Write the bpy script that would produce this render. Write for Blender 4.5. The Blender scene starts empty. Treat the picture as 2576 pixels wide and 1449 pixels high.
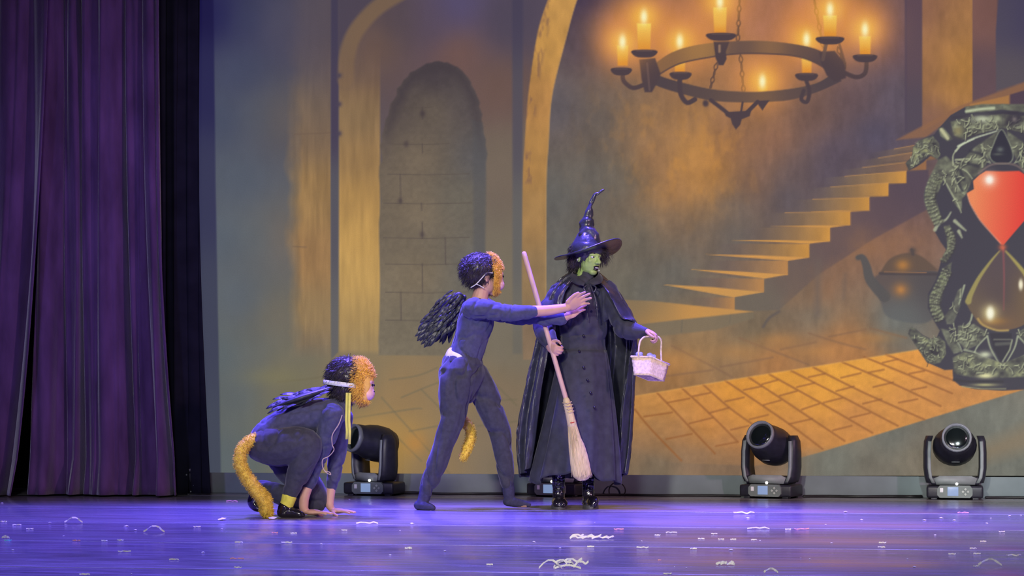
import bpy, bmesh, math, random
import numpy as np
from mathutils import Vector, Matrix, noise as mnoise

scene = bpy.context.scene
col = scene.collection
V = Vector
# ------------------------------------------------------------------ camera (seat in the audience, zoomed in, looking slightly left)
FPX, CX, HY = 5780.0, 1288.0, 980.0          # focal length and horizon, in pixels of a 2576 x 1449 frame
EYE = V((0.0, -15.0, 0.70)); YAW = math.radians(8.5)
FWD = V((-math.sin(YAW), math.cos(YAW), 0)); RGT = V((math.cos(YAW), math.sin(YAW), 0)); UP = V((0, 0, 1))
cd = bpy.data.cameras.new('camera'); cam = bpy.data.objects.new('camera', cd); col.objects.link(cam)
cd.sensor_fit = 'HORIZONTAL'; cd.sensor_width = 36.0; cd.lens = 36.0*FPX/2576.0
cd.shift_y = (HY-724.5)/2576.0; cd.clip_end = 200
cam.location = EYE; cam.rotation_euler = (math.pi/2, 0, YAW)
scene.camera = cam
# ------------------------------------------------------------------ world, stage lamps, exposure
w = bpy.data.worlds.new('dark_hall'); scene.world = w; w.use_nodes = True
w.node_tree.nodes['Background'].inputs[0].default_value = (0.30, 0.30, 0.50, 1); w.node_tree.nodes['Background'].inputs[1].default_value = 0.012
def spot(name, loc, target, energy, color, size=60, blend=.6, radius=.15):
    l = bpy.data.lights.new(name, 'SPOT'); l.energy = energy; l.color = color; l.spot_size = math.radians(size); l.spot_blend = blend; l.shadow_soft_size = radius
    o = bpy.data.objects.new(name, l); col.objects.link(o); o.location = loc
    o.rotation_euler = (V(target)-V(loc)).to_track_quat('-Z', 'Y').to_euler(); return o
BLUE = (.15, .10, 1.0)
for i, x in enumerate((-5.4, -3.6, -1.8, 0.0, 1.8, 3.6)):                # blue back-light wash on a batten above the backdrop
    spot('blue_wash_lamp', (x, -.45, 5.4), (x*.95, -4.2, 0), (2400, 2400, 2100, 1200, 360, 300)[i], BLUE, 64, .7, .2)
for x in (-2.9, -1.5, -.1):                                              # blue top light over the players
    spot('blue_top_lamp', (x-.5, -1.7, 5.2), (x, -2.1, 0), 3400, BLUE, 38, .8, .15)
spot('violet_curtain_lamp', (-5.0, -11.5, 4.5), (-4.2, -.6, 1.1), 1300, (.42, .36, 1.0), 26, .9, .3)
spot('pink_front_lamp', (6.5, -7.5, 5.0), (-1.2, -1.6, .9), 1500, (1.0, .56, .80), 44, .7, .2)      # front-of-house lamp at the right
spot('warm_front_lamp', (-2.5, -15.0, 4.2), (-.7, -1.4, .75), 3600, (1.0, .92, .80), 27, .7, .35)      # front-of-house lamp
spot('added_fill_lamp', (-.5, -16.0, 4.8), (-.8, -2.6, .4), 1700, (.96, .94, 1.0), 62, .8, .5)     # wide fill added from the front to brighten the floor scraps
spot('white_front_lamp', (2.5, -14.0, 5.0), (2.4, -.2, .3), 5200, (.86, 1.0, 1.0), 20, .9, .35)     # front-of-house lamp on the right of the stage
scene.view_settings.view_transform = 'Standard'; scene.view_settings.look = 'None'
scene.view_settings.exposure = 0.0; scene.view_settings.gamma = 1.0; scene.view_settings.use_curve_mapping = False
# ------------------------------------------------------------------ helpers
def at(px, py, d):
    "point seen at (px, py) at distance d along the view axis"
    return EYE + FWD*d + RGT*((px-CX)/FPX*d) + UP*((HY-py)/FPX*d)
def floor_d(py): return EYE.z*FPX/(py-HY)
def on_floor(px, py):
    p = at(px, py, floor_d(py)); p.z = 0; return p
def on_wall(px, py, y=0.0):
    r = FWD + RGT*((px-CX)/FPX) + UP*((HY-py)/FPX)
    return EYE + r*((y-EYE.y)/r.y)
MATS = {}
def mat(name, c, rough=.6, spec=.3, var=.15, vscale=30., bump=0., bscale=60., metal=0., emit=None, sheen=0., stretch=(1, 1, 1), coat=0., c2=None):
    if name in MATS: return MATS[name]
    m = bpy.data.materials.new(name); m.use_nodes = True; nt = m.node_tree; N = nt.nodes; L = nt.links
    b = N['Principled BSDF']; b.inputs['Roughness'].default_value = rough; b.inputs['Specular IOR Level'].default_value = spec; b.inputs['Metallic'].default_value = metal
    b.inputs['Sheen Weight'].default_value = sheen; b.inputs['Sheen Roughness'].default_value = .4; b.inputs['Coat Weight'].default_value = coat; b.inputs['Coat Roughness'].default_value = .12
    tc = N.new('ShaderNodeTexCoord'); mp = N.new('ShaderNodeMapping'); mp.inputs['Scale'].default_value = stretch
    L.new(tc.outputs['Object'], mp.inputs['Vector'])
    n = N.new('ShaderNodeTexNoise'); n.inputs['Scale'].default_value = vscale; n.inputs['Detail'].default_value = 4
    L.new(mp.outputs['Vector'], n.inputs['Vector'])
    cr = N.new('ShaderNodeValToRGB'); e = cr.color_ramp.elements
    lo = [max(0, x*(1-var)) for x in c]; hi = [min(1, x*(1+var)) for x in (c2 or c)]
    e[0].position = .3; e[1].position = .7; e[0].color = (*lo, 1); e[1].color = (*hi, 1)
    L.new(n.outputs['Fac'], cr.inputs['Fac']); L.new(cr.outputs['Color'], b.inputs['Base Color'])
    if bump:
        n2 = N.new('ShaderNodeTexNoise'); n2.inputs['Scale'].default_value = bscale; n2.inputs['Detail'].default_value = 5
        L.new(mp.outputs['Vector'], n2.inputs['Vector'])
        bp = N.new('ShaderNodeBump'); bp.inputs['Strength'].default_value = bump; bp.inputs['Distance'].default_value = .01
        L.new(n2.outputs['Fac'], bp.inputs['Height']); L.new(bp.outputs['Normal'], b.inputs['Normal'])
    if emit:
        b.inputs['Emission Color'].default_value = (*emit[0], 1); b.inputs['Emission Strength'].default_value = emit[1]
    MATS[name] = m; return m
def mesh_of(bm, name='mesh', smooth=True, recalc=True):
    if recalc: bmesh.ops.recalc_face_normals(bm, faces=bm.faces)
    me = bpy.data.meshes.new(name); bm.to_mesh(me); bm.free()
    if smooth: me.shade_smooth()
    return me
def obj(name, me, m, parent=None, loc=None, kind=None):
    if isinstance(me, bmesh.types.BMesh): me = mesh_of(me, name)
    o = bpy.data.objects.new(name, me); col.objects.link(o)
    if m is not None:
        me.materials.clear(); me.materials.append(m)
    if parent is not None: o.parent = parent
    if loc is not None: o.location = loc
    if kind: o['kind'] = kind
    return o
def tag(o, label, cat, group=None):
    o['label'] = label; o['category'] = cat
    if group: o['group'] = group
    return o
def thing(name, loc, label, cat, rz=0, group=None):
    o = bpy.data.objects.new(name, None); col.objects.link(o); o.location = loc; o.rotation_euler = (0, 0, rz); o.empty_display_size = .1
    return tag(o, label, cat, group)
def bx(bm, c, s, rot=None, bev=0.):
    r = bmesh.ops.create_cube(bm, size=1.0, matrix=Matrix.Translation(V(c)) @ (rot.to_4x4() if rot else Matrix.Identity(4)) @ Matrix.Diagonal((*s, 1)))
    if bev:
        vs = set(r['verts']); bmesh.ops.bevel(bm, geom=[e for e in bm.edges if e.verts[0] in vs and e.verts[1] in vs], offset=bev, segments=2, affect='EDGES', profile=.6)
    return bm
def box(c, s, rot=None, bev=0.): return bx(bmesh.new(), c, s, rot, bev)
def ell(bm, c, r, rot=None, seg=18):
    M = Matrix.Translation(V(c)) @ (rot.to_4x4() if rot else Matrix.Identity(4)) @ Matrix.Diagonal((r[0], r[1], r[2], 1))
    bmesh.ops.create_uvsphere(bm, u_segments=seg, v_segments=max(6, seg//2+2), radius=1.0, matrix=M); return bm
def spline(pts, n):
    A = [np.array(p, float) for p in pts]; out = []; N = len(A)
    for i in range(N-1):
        a, b, c, d = A[max(i-1, 0)], A[i], A[i+1], A[min(i+2, N-1)]
        for k in range(n):
            t = k/n; out.append(.5*((2*b)+(c-a)*t+(2*a-5*b+4*c-d)*t*t+(3*b-a-3*c+d)*t**3))
    out.append(A[-1]); return out
def tube(bm, pts, rads, seg=12, view=None, n=4, cap=True):
    """swept limb: pts 3-D points, rads a radius or (in-picture radius, depth radius) per point"""
    R = [(r, r) if not isinstance(r, (tuple, list)) else r for r in rads]
    S = spline([(*p, *r) for p, r in zip(pts, R)], n)
    rings = []; v = view or FWD
    P = [V(s[:3]) for s in S]; rr = [(max(1e-4, s[3]), max(1e-4, s[4])) for s in S]
    T = [(P[min(i+1, len(P)-1)]-P[max(i-1, 0)]).normalized() for i in range(len(P))]
    def ring(c, t, a, b):
        x = t.cross(v)
        if x.length < .15: x = t.cross(UP)
        if x.length < .05: x = t.cross(RGT)
        x.normalize(); y = t.cross(x).normalized()
        return [bm.verts.new(c + x*(a*math.cos(2*math.pi*k/seg)) + y*(b*math.sin(2*math.pi*k/seg))) for k in range(seg)]
    caps0 = []
    if cap:
        a, b = rr[0]; m = min(a, b)
        for q in (.95, .7): caps0.append((P[0]-T[0]*m*q*.9, T[0], a*math.sqrt(1-q*q), b*math.sqrt(1-q*q)))
    seq = caps0 + [(P[i], T[i], *rr[i]) for i in range(len(P))]
    if cap:
        a, b = rr[-1]; m = min(a, b)
        for q in (.7, .95): seq.append((P[-1]+T[-1]*m*q*.9, T[-1], a*math.sqrt(1-q*q), b*math.sqrt(1-q*q)))
    rings = [ring(*s) for s in seq]
    for A, B in zip(rings, rings[1:]):
        for k in range(seg): bm.faces.new((A[k], A[(k+1) % seg], B[(k+1) % seg], B[k]))
    bm.faces.new(rings[0][::-1]); bm.faces.new(rings[-1])
    return bm
def fuse(bm, voxel=.006, smooth=4, name='body'):
    "union of overlapping closed shapes as one continuous skin"
    me = mesh_of(bm, name); o = bpy.data.objects.new('tmp', me); col.objects.link(o)
    m = o.modifiers.new('r', 'REMESH'); m.mode = 'VOXEL'; m.voxel_size = voxel; m.use_smooth_shade = True
    if smooth:
        s = o.modifiers.new('s', 'SMOOTH'); s.factor = .5; s.iterations = smooth
    dg = bpy.context.evaluated_depsgraph_get()
    out = bpy.data.meshes.new_from_object(o.evaluated_get(dg)); out.name = name
    bpy.data.objects.remove(o); bpy.data.meshes.remove(me)
    out.shade_smooth(); return out
def verts_np(me):
    a = np.empty(len(me.vertices)*3, np.float32); me.vertices.foreach_get('co', a); return a.reshape(-1, 3)
def norms_np(me):
    a = np.empty(len(me.vertices)*3, np.float32); me.vertices.foreach_get('normal', a); return a.reshape(-1, 3)
def set_verts(me, a): me.vertices.foreach_set('co', a.astype(np.float32).ravel()); me.update()
_NG = np.random.default_rng(77).random((32, 32, 32)).astype(np.float32)
def n3(p):
    "value noise, -1..1"
    i = np.floor(p).astype(int); f = p-i; f = f*f*(3-2*f); i = i % 32; j = (i+1) % 32
    x0, y0, z0 = i.T; x1, y1, z1 = j.T; fx, fy, fz = f.T
    c00 = _NG[x0, y0, z0]*(1-fx)+_NG[x1, y0, z0]*fx; c10 = _NG[x0, y1, z0]*(1-fx)+_NG[x1, y1, z0]*fx
    c01 = _NG[x0, y0, z1]*(1-fx)+_NG[x1, y0, z1]*fx; c11 = _NG[x0, y1, z1]*(1-fx)+_NG[x1, y1, z1]*fx
    return ((c00*(1-fy)+c10*fy)*(1-fz)+(c01*(1-fy)+c11*fy)*fz)*2-1
def wrinkle(me, amp, freq, seed=0, ridged=True):
    "cloth folds: push the skin in and out along its normals"
    a = verts_np(me); n = norms_np(me); p = a*np.array(freq, np.float32)+seed*3.7
    w = n3(p + .7*n3(p*.45+5)[:, None])
    if ridged: d = .18 + .6*n3(p*.6+3) + .35*w - .75*np.exp(-(w/.16)**2) + .15*n3(p*2.6+11)
    else: d = w*.7+.3*n3(p*2.3+11)
    set_verts(me, a+n*(d*amp)[:, None]); return me
def fur(me, n, length, rad, seed=0, comb=(0, 0, -.3), jit=.5, pick=None, seg=3):
    "short tapering hairs rooted on a surface"
    rng = np.random.default_rng(seed); a = verts_np(me); nn = norms_np(me)
    idx = np.arange(len(a)) if pick is None else np.nonzero(pick(a, nn))[0]
    if len(idx) == 0: return bpy.data.meshes.new('fur')
    idx = rng.choice(idx, n); P = a[idx]+rng.normal(0, rad, (n, 3)); D = nn[idx]+np.array(comb)+rng.normal(0, jit, (n, 3))
    D /= np.linalg.norm(D, axis=1)[:, None]; L = length*rng.uniform(.5, 1.2, n)[:, None]
    X = np.cross(D, rng.normal(size=(n, 3))); X /= np.linalg.norm(X, axis=1)[:, None]; Y = np.cross(D, X)
    vs = [P-D*L*.15 + (X*math.cos(2*math.pi*k/seg)+Y*math.sin(2*math.pi*k/seg))*rad for k in range(seg)]
    mid = P+D*L*.55+rng.normal(0, .1, (n, 3))*L
    ms = [mid + (X*math.cos(2*math.pi*k/seg)+Y*math.sin(2*math.pi*k/seg))*rad*.8 for k in range(seg)]
    tip = P+D*L+np.array(comb)*L*.5
    allv = np.stack(vs+ms+[tip], 1).reshape(-1, 3); st = 2*seg+1; F = []
    base = np.arange(n)*st
    faces = []
    for k in range(seg):
        k2 = (k+1) % seg
        faces.append(np.stack([base+k, base+k2, base+seg+k2], 1)); faces.append(np.stack([base+k, base+seg+k2, base+seg+k], 1)); faces.append(np.stack([base+seg+k, base+seg+k2, base+2*seg], 1))
    F = np.concatenate(faces)
    m = bpy.data.meshes.new('fur'); m.vertices.add(len(allv)); m.vertices.foreach_set('co', allv.astype(np.float32).ravel())
    m.loops.add(len(F)*3); m.loops.foreach_set('vertex_index', F.astype(np.int32).ravel()); m.polygons.add(len(F)); m.polygons.foreach_set('loop_start', (np.arange(len(F))*3).astype(np.int32))
    m.update(calc_edges=True); m.validate(); return m
def curve_tube(pts, r, seg=8, n=6):
    bm = bmesh.new(); tube(bm, pts, [r]*len(pts), seg, None, n); return mesh_of(bm)
WALL_Y = .10
def sheet(rows, thick=0.0, closed=False):
    "grid of points as a cloth sheet with thickness"
    g = np.array([[tuple(p) for p in r] for r in rows], float); H_, W_ = g.shape[:2]
    if closed: du = np.roll(g, -1, 1)-np.roll(g, 1, 1)
    else: du = np.gradient(g, axis=1)
    dv = np.gradient(g, axis=0); n = np.cross(du, dv); n /= np.linalg.norm(n, axis=2)[..., None]+1e-12
    bm = bmesh.new(); t = max(thick, 1e-4)
    A_ = [[bm.verts.new(p) for p in r] for r in g]; B_ = [[bm.verts.new(p) for p in r] for r in g-n*t]
    wr = range(W_ if closed else W_-1)
    for i in range(H_-1):
        for j in wr:
            k = (j+1) % W_
            bm.faces.new((A_[i][j], A_[i][k], A_[i+1][k], A_[i+1][j])); bm.faces.new((B_[i][j], B_[i+1][j], B_[i+1][k], B_[i][k]))
    for j in wr:
        k = (j+1) % W_
        bm.faces.new((A_[0][k], A_[0][j], B_[0][j], B_[0][k])); bm.faces.new((A_[-1][j], A_[-1][k], B_[-1][k], B_[-1][j]))
    if not closed:
        for i in range(H_-1):
            bm.faces.new((A_[i][0], A_[i+1][0], B_[i+1][0], B_[i][0])); bm.faces.new((A_[i+1][-1], A_[i][-1], B_[i][-1], B_[i+1][-1]))
    return mesh_of(bm)
# ------------------------------------------------------------------ picture thrown on the backdrop
# drawn in a flat picture frame (u to the right, v downwards), then stored as colours on the backdrop mesh
class Painter:
    def __init__(s, us, vs):
        s.us, s.vs = us, vs
        s.X, s.Y = np.meshgrid(us, vs)
        s.im = np.zeros(s.X.shape + (3,))
    def noise(s, sx, sy, seed, octv=3, X=None, Y=None):
        X = s.X if X is None else X; Y = s.Y if Y is None else Y
        rng = np.random.default_rng(seed); out = 0; amp = 1.0; tot = 0
        for o in range(octv):
            g = rng.random((128, 128))
            x = X / sx * 2**o + 17.3 * o; y = Y / sy * 2**o + 9.1 * o
            xi = np.floor(x).astype(int); yi = np.floor(y).astype(int)
            fx = x - xi; fy = y - yi
            fx = fx*fx*(3-2*fx); fy = fy*fy*(3-2*fy)
            a = g[yi % 128, xi % 128]; b = g[yi % 128, (xi+1) % 128]
            c = g[(yi+1) % 128, xi % 128]; d = g[(yi+1) % 128, (xi+1) % 128]
            out = out + amp*((a*(1-fx)+b*fx)*(1-fy) + (c*(1-fx)+d*fx)*fy); tot += amp; amp *= .55
        return out/tot*2-1
    def field(s, cps, p=1.7, eps=2600.):
        gx = np.arange(s.us[0]-24, s.us[-1]+48, 24.); gy = np.arange(s.vs[0]-24, s.vs[-1]+48, 24.)
        GX, GY = np.meshgrid(gx, gy); num = 0; den = 0
        for (x, y, r, g, b) in cps:
            w = 1/((GX-x)**2+(GY-y)**2+eps)**p
            num = num + w[..., None]*np.array([r, g, b], float); den = den + w
        F = num/den[..., None]
        ix = np.clip((s.us-gx[0])/24, 0, len(gx)-1.001); iy = np.clip((s.vs-gy[0])/24, 0, len(gy)-1.001)
        x0 = ix.astype(int); y0 = iy.astype(int); fx = (ix-x0)[None, :, None]; fy = (iy-y0)[:, None, None]
        return (F[y0][:, x0]*(1-fx)+F[y0][:, x0+1]*fx)*(1-fy)+(F[y0+1][:, x0]*(1-fx)+F[y0+1][:, x0+1]*fx)*fy
    def win(s, x0, x1, y0, y1):
        a = max(0, np.searchsorted(s.us, x0)-1); b = min(len(s.us), np.searchsorted(s.us, x1)+1)
        c = max(0, np.searchsorted(s.vs, y0)-1); d = min(len(s.vs), np.searchsorted(s.vs, y1)+1)
        return slice(c, max(c, d)), slice(a, max(a, b))
    def mix(s, sl, m, col):
        m = np.clip(m, 0, 1)[..., None]
        s.im[sl] = s.im[sl]*(1-m) + (np.asarray(col, float) if not (isinstance(col, np.ndarray) and col.ndim == 3 and col.shape[:2] == s.X.shape) else col[sl])*m
    def sd(s, pts, X, Y):
        P = np.asarray(pts, float); d = np.full(X.shape, 1e9); ins = np.zeros(X.shape, bool)
        for i in range(len(P)):
            (x0, y0), (x1, y1) = P[i-1], P[i]
            ex, ey = x1-x0, y1-y0; L = ex*ex+ey*ey+1e-9
            t = np.clip(((X-x0)*ex+(Y-y0)*ey)/L, 0, 1)
            d = np.minimum(d, (X-x0-t*ex)**2+(Y-y0-t*ey)**2)
            if y0 != y1:
                c = ((y0 > Y) != (y1 > Y)) & (X < (x1-x0)*(Y-y0)/(y1-y0)+x0)
                ins ^= c
        d = np.sqrt(d)
        return np.where(ins, -d, d)
    def polymask(s, pts, feather=3):
        P = np.asarray(pts, float); pd = feather+4
        sl = s.win(P[:, 0].min()-pd, P[:, 0].max()+pd, P[:, 1].min()-pd, P[:, 1].max()+pd)
        return sl, np.clip(.5 - s.sd(P, s.X[sl], s.Y[sl])/feather, 0, 1)
    def poly(s, pts, col, a=1, feather=3, tex=None):
        sl, m = s.polymask(pts, feather)
        if m.size == 0: return
        if tex is not None: m = m*tex[sl]
        s.mix(sl, m*a, col)
    def line(s, pts, w, col, a=1, feather=2.5, w1=None):
        P = np.asarray(pts, float); W = max(w, w1 or 0); pd = W+feather+3
        sl = s.win(P[:, 0].min()-pd, P[:, 0].max()+pd, P[:, 1].min()-pd, P[:, 1].max()+pd)
        X, Y = s.X[sl], s.Y[sl]
        if X.size == 0: return
        m = np.zeros(X.shape); n = len(P)-1
        for i in range(n):
            (x0, y0), (x1, y1) = P[i], P[i+1]
            ex, ey = x1-x0, y1-y0; L = ex*ex+ey*ey+1e-9
            t = np.clip(((X-x0)*ex+(Y-y0)*ey)/L, 0, 1)
            d = np.hypot(X-x0-t*ex, Y-y0-t*ey)
            ww = w if w1 is None else w+(w1-w)*(i+t)/n
            m = np.maximum(m, np.clip(.5-(d-ww/2)/feather, 0, 1))
        s.mix(sl, m*a, col)
    def blob(s, x, y, rx, ry, col, a=1, hard=1.0):
        k = 3.0
        sl = s.win(x-rx*k, x+rx*k, y-ry*k, y+ry*k)
        r = np.hypot((s.X[sl]-x)/rx, (s.Y[sl]-y)/ry)
        if r.size == 0: return
        s.mix(sl, np.exp(-(r**(2*hard)))*a, col)
    def glow(s, x, y, r, col, a):
        sl = s.win(x-r*3, x+r*3, y-r*3, y+r*3)
        d = np.hypot(s.X[sl]-x, s.Y[sl]-y)/r
        m = (a*np.exp(-d*d))[..., None]
        s.im[sl] = s.im[sl] + (np.array(col, float)-s.im[sl]).clip(0)*m

def crv(pts, n=8, closed=False):
    P = [np.array(p, float) for p in pts]; out = []
    N = len(P)
    rng = range(N) if closed else range(N-1)
    for i in rng:
        if closed: a, b, c, d = P[i-1], P[i], P[(i+1) % N], P[(i+2) % N]
        else: a, b, c, d = P[max(i-1, 0)], P[i], P[i+1], P[min(i+2, N-1)]
        for k in range(n):
            t = k/n
            out.append(.5*((2*b)+(-a+c)*t+(2*a-5*b+4*c-d)*t*t+(-a+3*b-3*c+d)*t**3))
    if not closed: out.append(P[-1])
    return out

def paint_backdrop(us, vs):
    p = Painter(us, vs); X, Y = p.X, p.Y
    n1 = p.noise(70, 90, 1, 4); n2 = p.noise(16, 40, 2, 3); n3 = p.noise(9, 9, 3, 2); nl = p.noise(240, 260, 4, 3)
    # ---- left half of the hall, grey stage wash and projection fall-off painted in
    p.im = p.field([(540,40,30,30,78),(620,50,56,60,88),(700,60,76,74,92),(800,60,84,76,86),(560,300,70,78,98),(560,600,88,97,106),(560,900,91,101,104),
      (560,1150,91,101,104),(650,300,80,85,95),(650,600,95,102,105),(650,900,100,104,100),(640,1150,96,104,100),(705,300,98,90,86),(705,600,112,102,90),(705,800,112,106,90),
      (1000,60,82,70,76),(1150,20,84,76,112),(1100,60,88,75,92),(950,110,108,85,72),(1150,130,114,84,73),(1250,220,106,82,72),(1275,60,76,68,84),(1260,400,114,100,84),
      (1260,700,118,108,88),(1260,850,116,108,90),(700,930,122,114,88),(720,1000,118,112,86),(900,940,134,118,86),(1000,1000,150,122,80),(1000,1100,174,136,72),
      (1150,1000,142,120,86),(1250,1050,130,113,90),(1250,1180,126,111,90),(1100,1180,140,116,82),(900,1180,165,130,68),(800,1100,140,122,80),(640,-150,40,42,80),(600,1000,94,102,103),(700,1080,108,110,96),(720,1170,114,112,94),(590,1180,92,101,103),(600,750,92,100,106),(600,450,82,90,101),(600,180,66,72,95),(1000,-200,70,60,80)])
    p.im *= (1+.03*n1+.012*n2)[..., None]
    # pilaster at the far left of the picture
    e = 745+14*p.noise(40, 60, 8, 3)
    m = np.clip((X-e+26)/40, 0, 1)*np.clip((833-X)/3, 0, 1)*np.clip((Y-30)/420, .12, 1)*np.clip((905-Y)/40, 0, 1)
    F = p.field([(780,120,112,92,78),(780,300,140,110,74),(780,500,160,124,72),(780,650,162,122,72),(780,800,150,122,78),(780,880,128,112,88)])
    F = F*(1+.13*p.noise(10, 90, 11, 3)+.08*n1)[..., None]
    p.mix(np.s_[:, :], m*.9, F)
    p.line([(740,338),(832,334)], 3, (108,88,70), .5); p.line([(737,620),(770,622)], 3, (108,88,70), .5)
    # unlit margin of the cloth, its shade painted in and deepening upwards
    p.poly([(400,-500),(535,-500),(537,0),(543,500),(556,1210),(400,1210)], p.field([(520,0,20,18,66),(520,200,36,36,78),(520,450,52,54,84),(520,800,62,66,86),(530,1150,66,72,88)]), .97, 4)
    # groove and the area above the moulding
    p.poly([(833,-300),(851,-300),(851,885),(833,905)], p.field([(842,0,66,60,80),(842,300,70,62,80),(842,500,86,84,90),(842,880,100,98,95)]), 1, 4)
    p.poly(crv([(851,-300),(985,-40),(950,3),(893,52),(857,111),(851,150)]), (74,66,80), .8, 10)
    # moulding and golden pilaster
    p.line(crv([(1010,-20),(945,22),(895,80),(874,140),(870,200)]), 40, (128,102,73), .75, 10)
    F = p.field([(900,170,124,98,74),(900,300,140,113,76),(900,400,156,122,74),(900,500,184,142,76),(900,600,200,156,82),(900,700,196,155,84),(900,800,178,144,84),(900,875,150,128,86),(990,150,118,92,72)])
    F = F*(1+.09*p.noise(12, 110, 21, 3)+.06*n1)[..., None]
    m = np.clip((X-851)/4, 0, 1)*np.clip((958-X)/4, 0, 1)*np.clip((Y-110)/120, 0, 1)*np.clip((893-Y)/14, 0, 1)
    p.mix(np.s_[:, :], m*.95, F)
    for yy in (190, 262, 336): p.blob(853, yy, 7, 7, (74,66,80), .9)
    # arched doorway
    door = crv([(955,895),(955,600),(957,420),(966,330),(990,250),(1035,185),(1097,157),(1155,172),(1196,230),(1216,320),(1221,450),(1221,895)], 6)
    arcn = [(x+2.5*n, y+2.0*n) for (x, y), n in zip(door, np.random.default_rng(5).normal(size=len(door)))]
    F = p.field([(1090,190,66,58,62),(1010,260,84,74,68),(1180,260,80,72,70),(1080,280,104,92,76),(1060,400,114,100,80),(1060,520,118,104,82),(1060,700,122,108,84),(1060,850,120,110,88),
                 (1150,500,104,98,84),(1150,750,110,104,88),(1205,400,86,84,84),(1205,700,92,92,88)])
    p.poly(arcn, F*(1+.07*n1+.05*n3)[..., None], 1, 5)
    p.poly([(1186,300),(1190,330),(1192,880),(1221,885),(1221,400),(1214,310)], (84,84,84), .55, 8)
    sl, m = p.polymask(arcn, 4)
    band = np.clip(1-np.abs(p.sd(arcn, X[sl], Y[sl])+12)/22, 0, 1)*m*np.clip((420-Y[sl])/180, 0, 1)
    p.mix(sl, band*.75, (66,58,60))
    for yy, x0, x1 in ((270,1020,1090),(362,985,1130),(438,975,1180),(511,965,1185),(598,965,1180),(664,970,1180),(735,970,1180),(805,970,1180)):
        p.line([(x0,yy),((x0+x1)/2,yy+2),(x1,yy-1)], 2.5, (84,74,64), .55)
    for xx, y0, y1 in ((1007,438,511),(1062,270,300),(1062,362,385),(1060,511,530),(1062,560,600),(1008,735,805),(1062,664,735),(1120,598,664)):
        p.line([(xx,y0),(xx+1,y1)], 3, (78,68,62), .6)
    for xx, yy in ((1062,285),(1064,287),(1007,505),(1062,590),(1022,362)): p.blob(xx, yy, 6, 8, (70,60,58), .7)
    # groove right of the doorway
    p.poly([(1288,-300),(1317,-300),(1313,890),(1290,890)], p.field([(1300,0,68,62,82),(1300,300,80,76,86),(1300,600,96,95,92),(1300,850,108,104,92)]), .9, 7)
    # floor joints on the left
    dk = (112,104,78)
    for L in ([(1010,1000),(1110,960),(1230,930)],[(870,1055),(1030,1030),(1060,1028)],[(960,1000),(1040,1090),(1130,1190)],[(1030,1085),(1120,1068)],[(1110,1030),(1060,980)],
              [(1000,1100),(1060,1160)],[(1180,1010),(1300,1005)],[(1130,1080),(1300,1060)],[(1210,930),(1300,1020)],[(1240,1120),(1310,1180)],[(700,960),(800,950),(830,930)],[(980,955),(1050,945),(1100,925)]):
        p.line(crv(L, 5), 4, dk, .6, 4)
    p.blob(935, 1150, 45, 40, (186,140,70), .45); p.blob(1045, 1115, 26, 26, (190,132,58), .6); p.blob(925, 1075, 60, 30, (190,148,80), .5)
    p.blob(690, 948, 70, 22, (132,126,84), .4)
    # ---- right hall behind the big arch
    room = crv([(1540,-150),(1482,-60),(1451,0),(1418,118),(1388,243),(1379,367),(1374,460),(1373,720),(1374,905)], 6)+[(1374,1210),(3100,1210),(3100,-500),(1540,-500)]
    F = p.field([(1400,270,90,84,88),(1400,500,96,95,90),(1420,650,98,98,92),(1480,100,74,64,76),(1480,0,60,50,76),(1520,300,94,87,82),(1500,450,98,94,88),(1560,450,106,98,85),(1600,600,105,99,86),(1560,720,106,101,86),
      (1540,60,112,80,72),(1560,240,112,94,80),(1600,290,150,112,72),(1700,310,150,110,70),(1640,400,140,102,66),(1750,380,182,128,60),(1760,450,186,130,62),(1700,480,164,116,66),(1800,420,178,122,58),(1850,350,150,104,70),
      (1950,350,140,97,71),(1900,450,126,93,73),(1700,560,124,100,76),(1750,610,112,97,82),(1850,530,102,91,83),(2000,430,100,83,82),(2050,300,118,88,76),(2100,380,80,70,85),(2150,250,98,77,79),(2250,250,86,76,88),
      (2250,100,94,72,80),(2150,30,116,82,75),(1950,60,144,98,84),(1880,180,160,113,72),(1900,300,150,107,70),(1700,30,134,90,76),(1750,100,170,114,66),(2000,70,165,106,66),(2200,340,72,68,88),(2080,440,80,72,86),
      (1980,500,84,79,88),(1850,600,95,90,85),(1700,680,101,100,93),(1620,740,104,104,96),(2000,720,130,103,76),(2100,650,134,99,72),(2150,590,140,99,70),(2250,600,134,98,76),(2250,520,104,80,82),(2050,640,104,88,84),(1950,760,118,105,86),
      (2050,800,112,104,90),(2250,810,100,106,102),(1900,830,122,108,84),(1650,830,128,110,84),(1750,850,148,116,76),(2100,870,186,126,70),(1700,930,174,122,66),(1950,905,190,128,68),(2150,900,186,126,68),(1620,960,150,112,72),
      (1620,1100,150,116,84),(1750,1160,138,110,84),(1650,1180,122,108,88),(1880,1180,134,106,82),(2250,1100,112,115,106),(2100,1160,112,114,104),(2300,1150,124,113,96),(2450,1050,114,116,106),(2540,1150,112,114,104),(2200,1190,118,112,98),
      (2800,300,90,72,80),(2800,800,120,95,75),(2800,1150,112,114,104),(1700,-200,90,66,74),(2400,-200,80,62,80)])
    F = F*(1+.10*n1+.075*n2+.025*n3+.05*nl)[..., None]
    p.poly(room, F, 1, 5)
    # chandelier warmth on the wall
    for (x, y, r, a) in ((1600,80,90,.55),(1710,110,80,.55),(1811,20,120,.5),(2030,90,95,.6),(2090,30,90,.5),(2170,70,75,.5),(1918,200,60,.6),(1566,110,60,.5)):
        p.glow(x, y, r, (222,142,50), a)
    # patchy plaster
    q = np.clip((p.noise(26, 46, 31, 3)-.05)*2.2, 0, 1)*np.exp(-(((X-1760)/110)**2+((Y-400)/100)**2))
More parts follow.
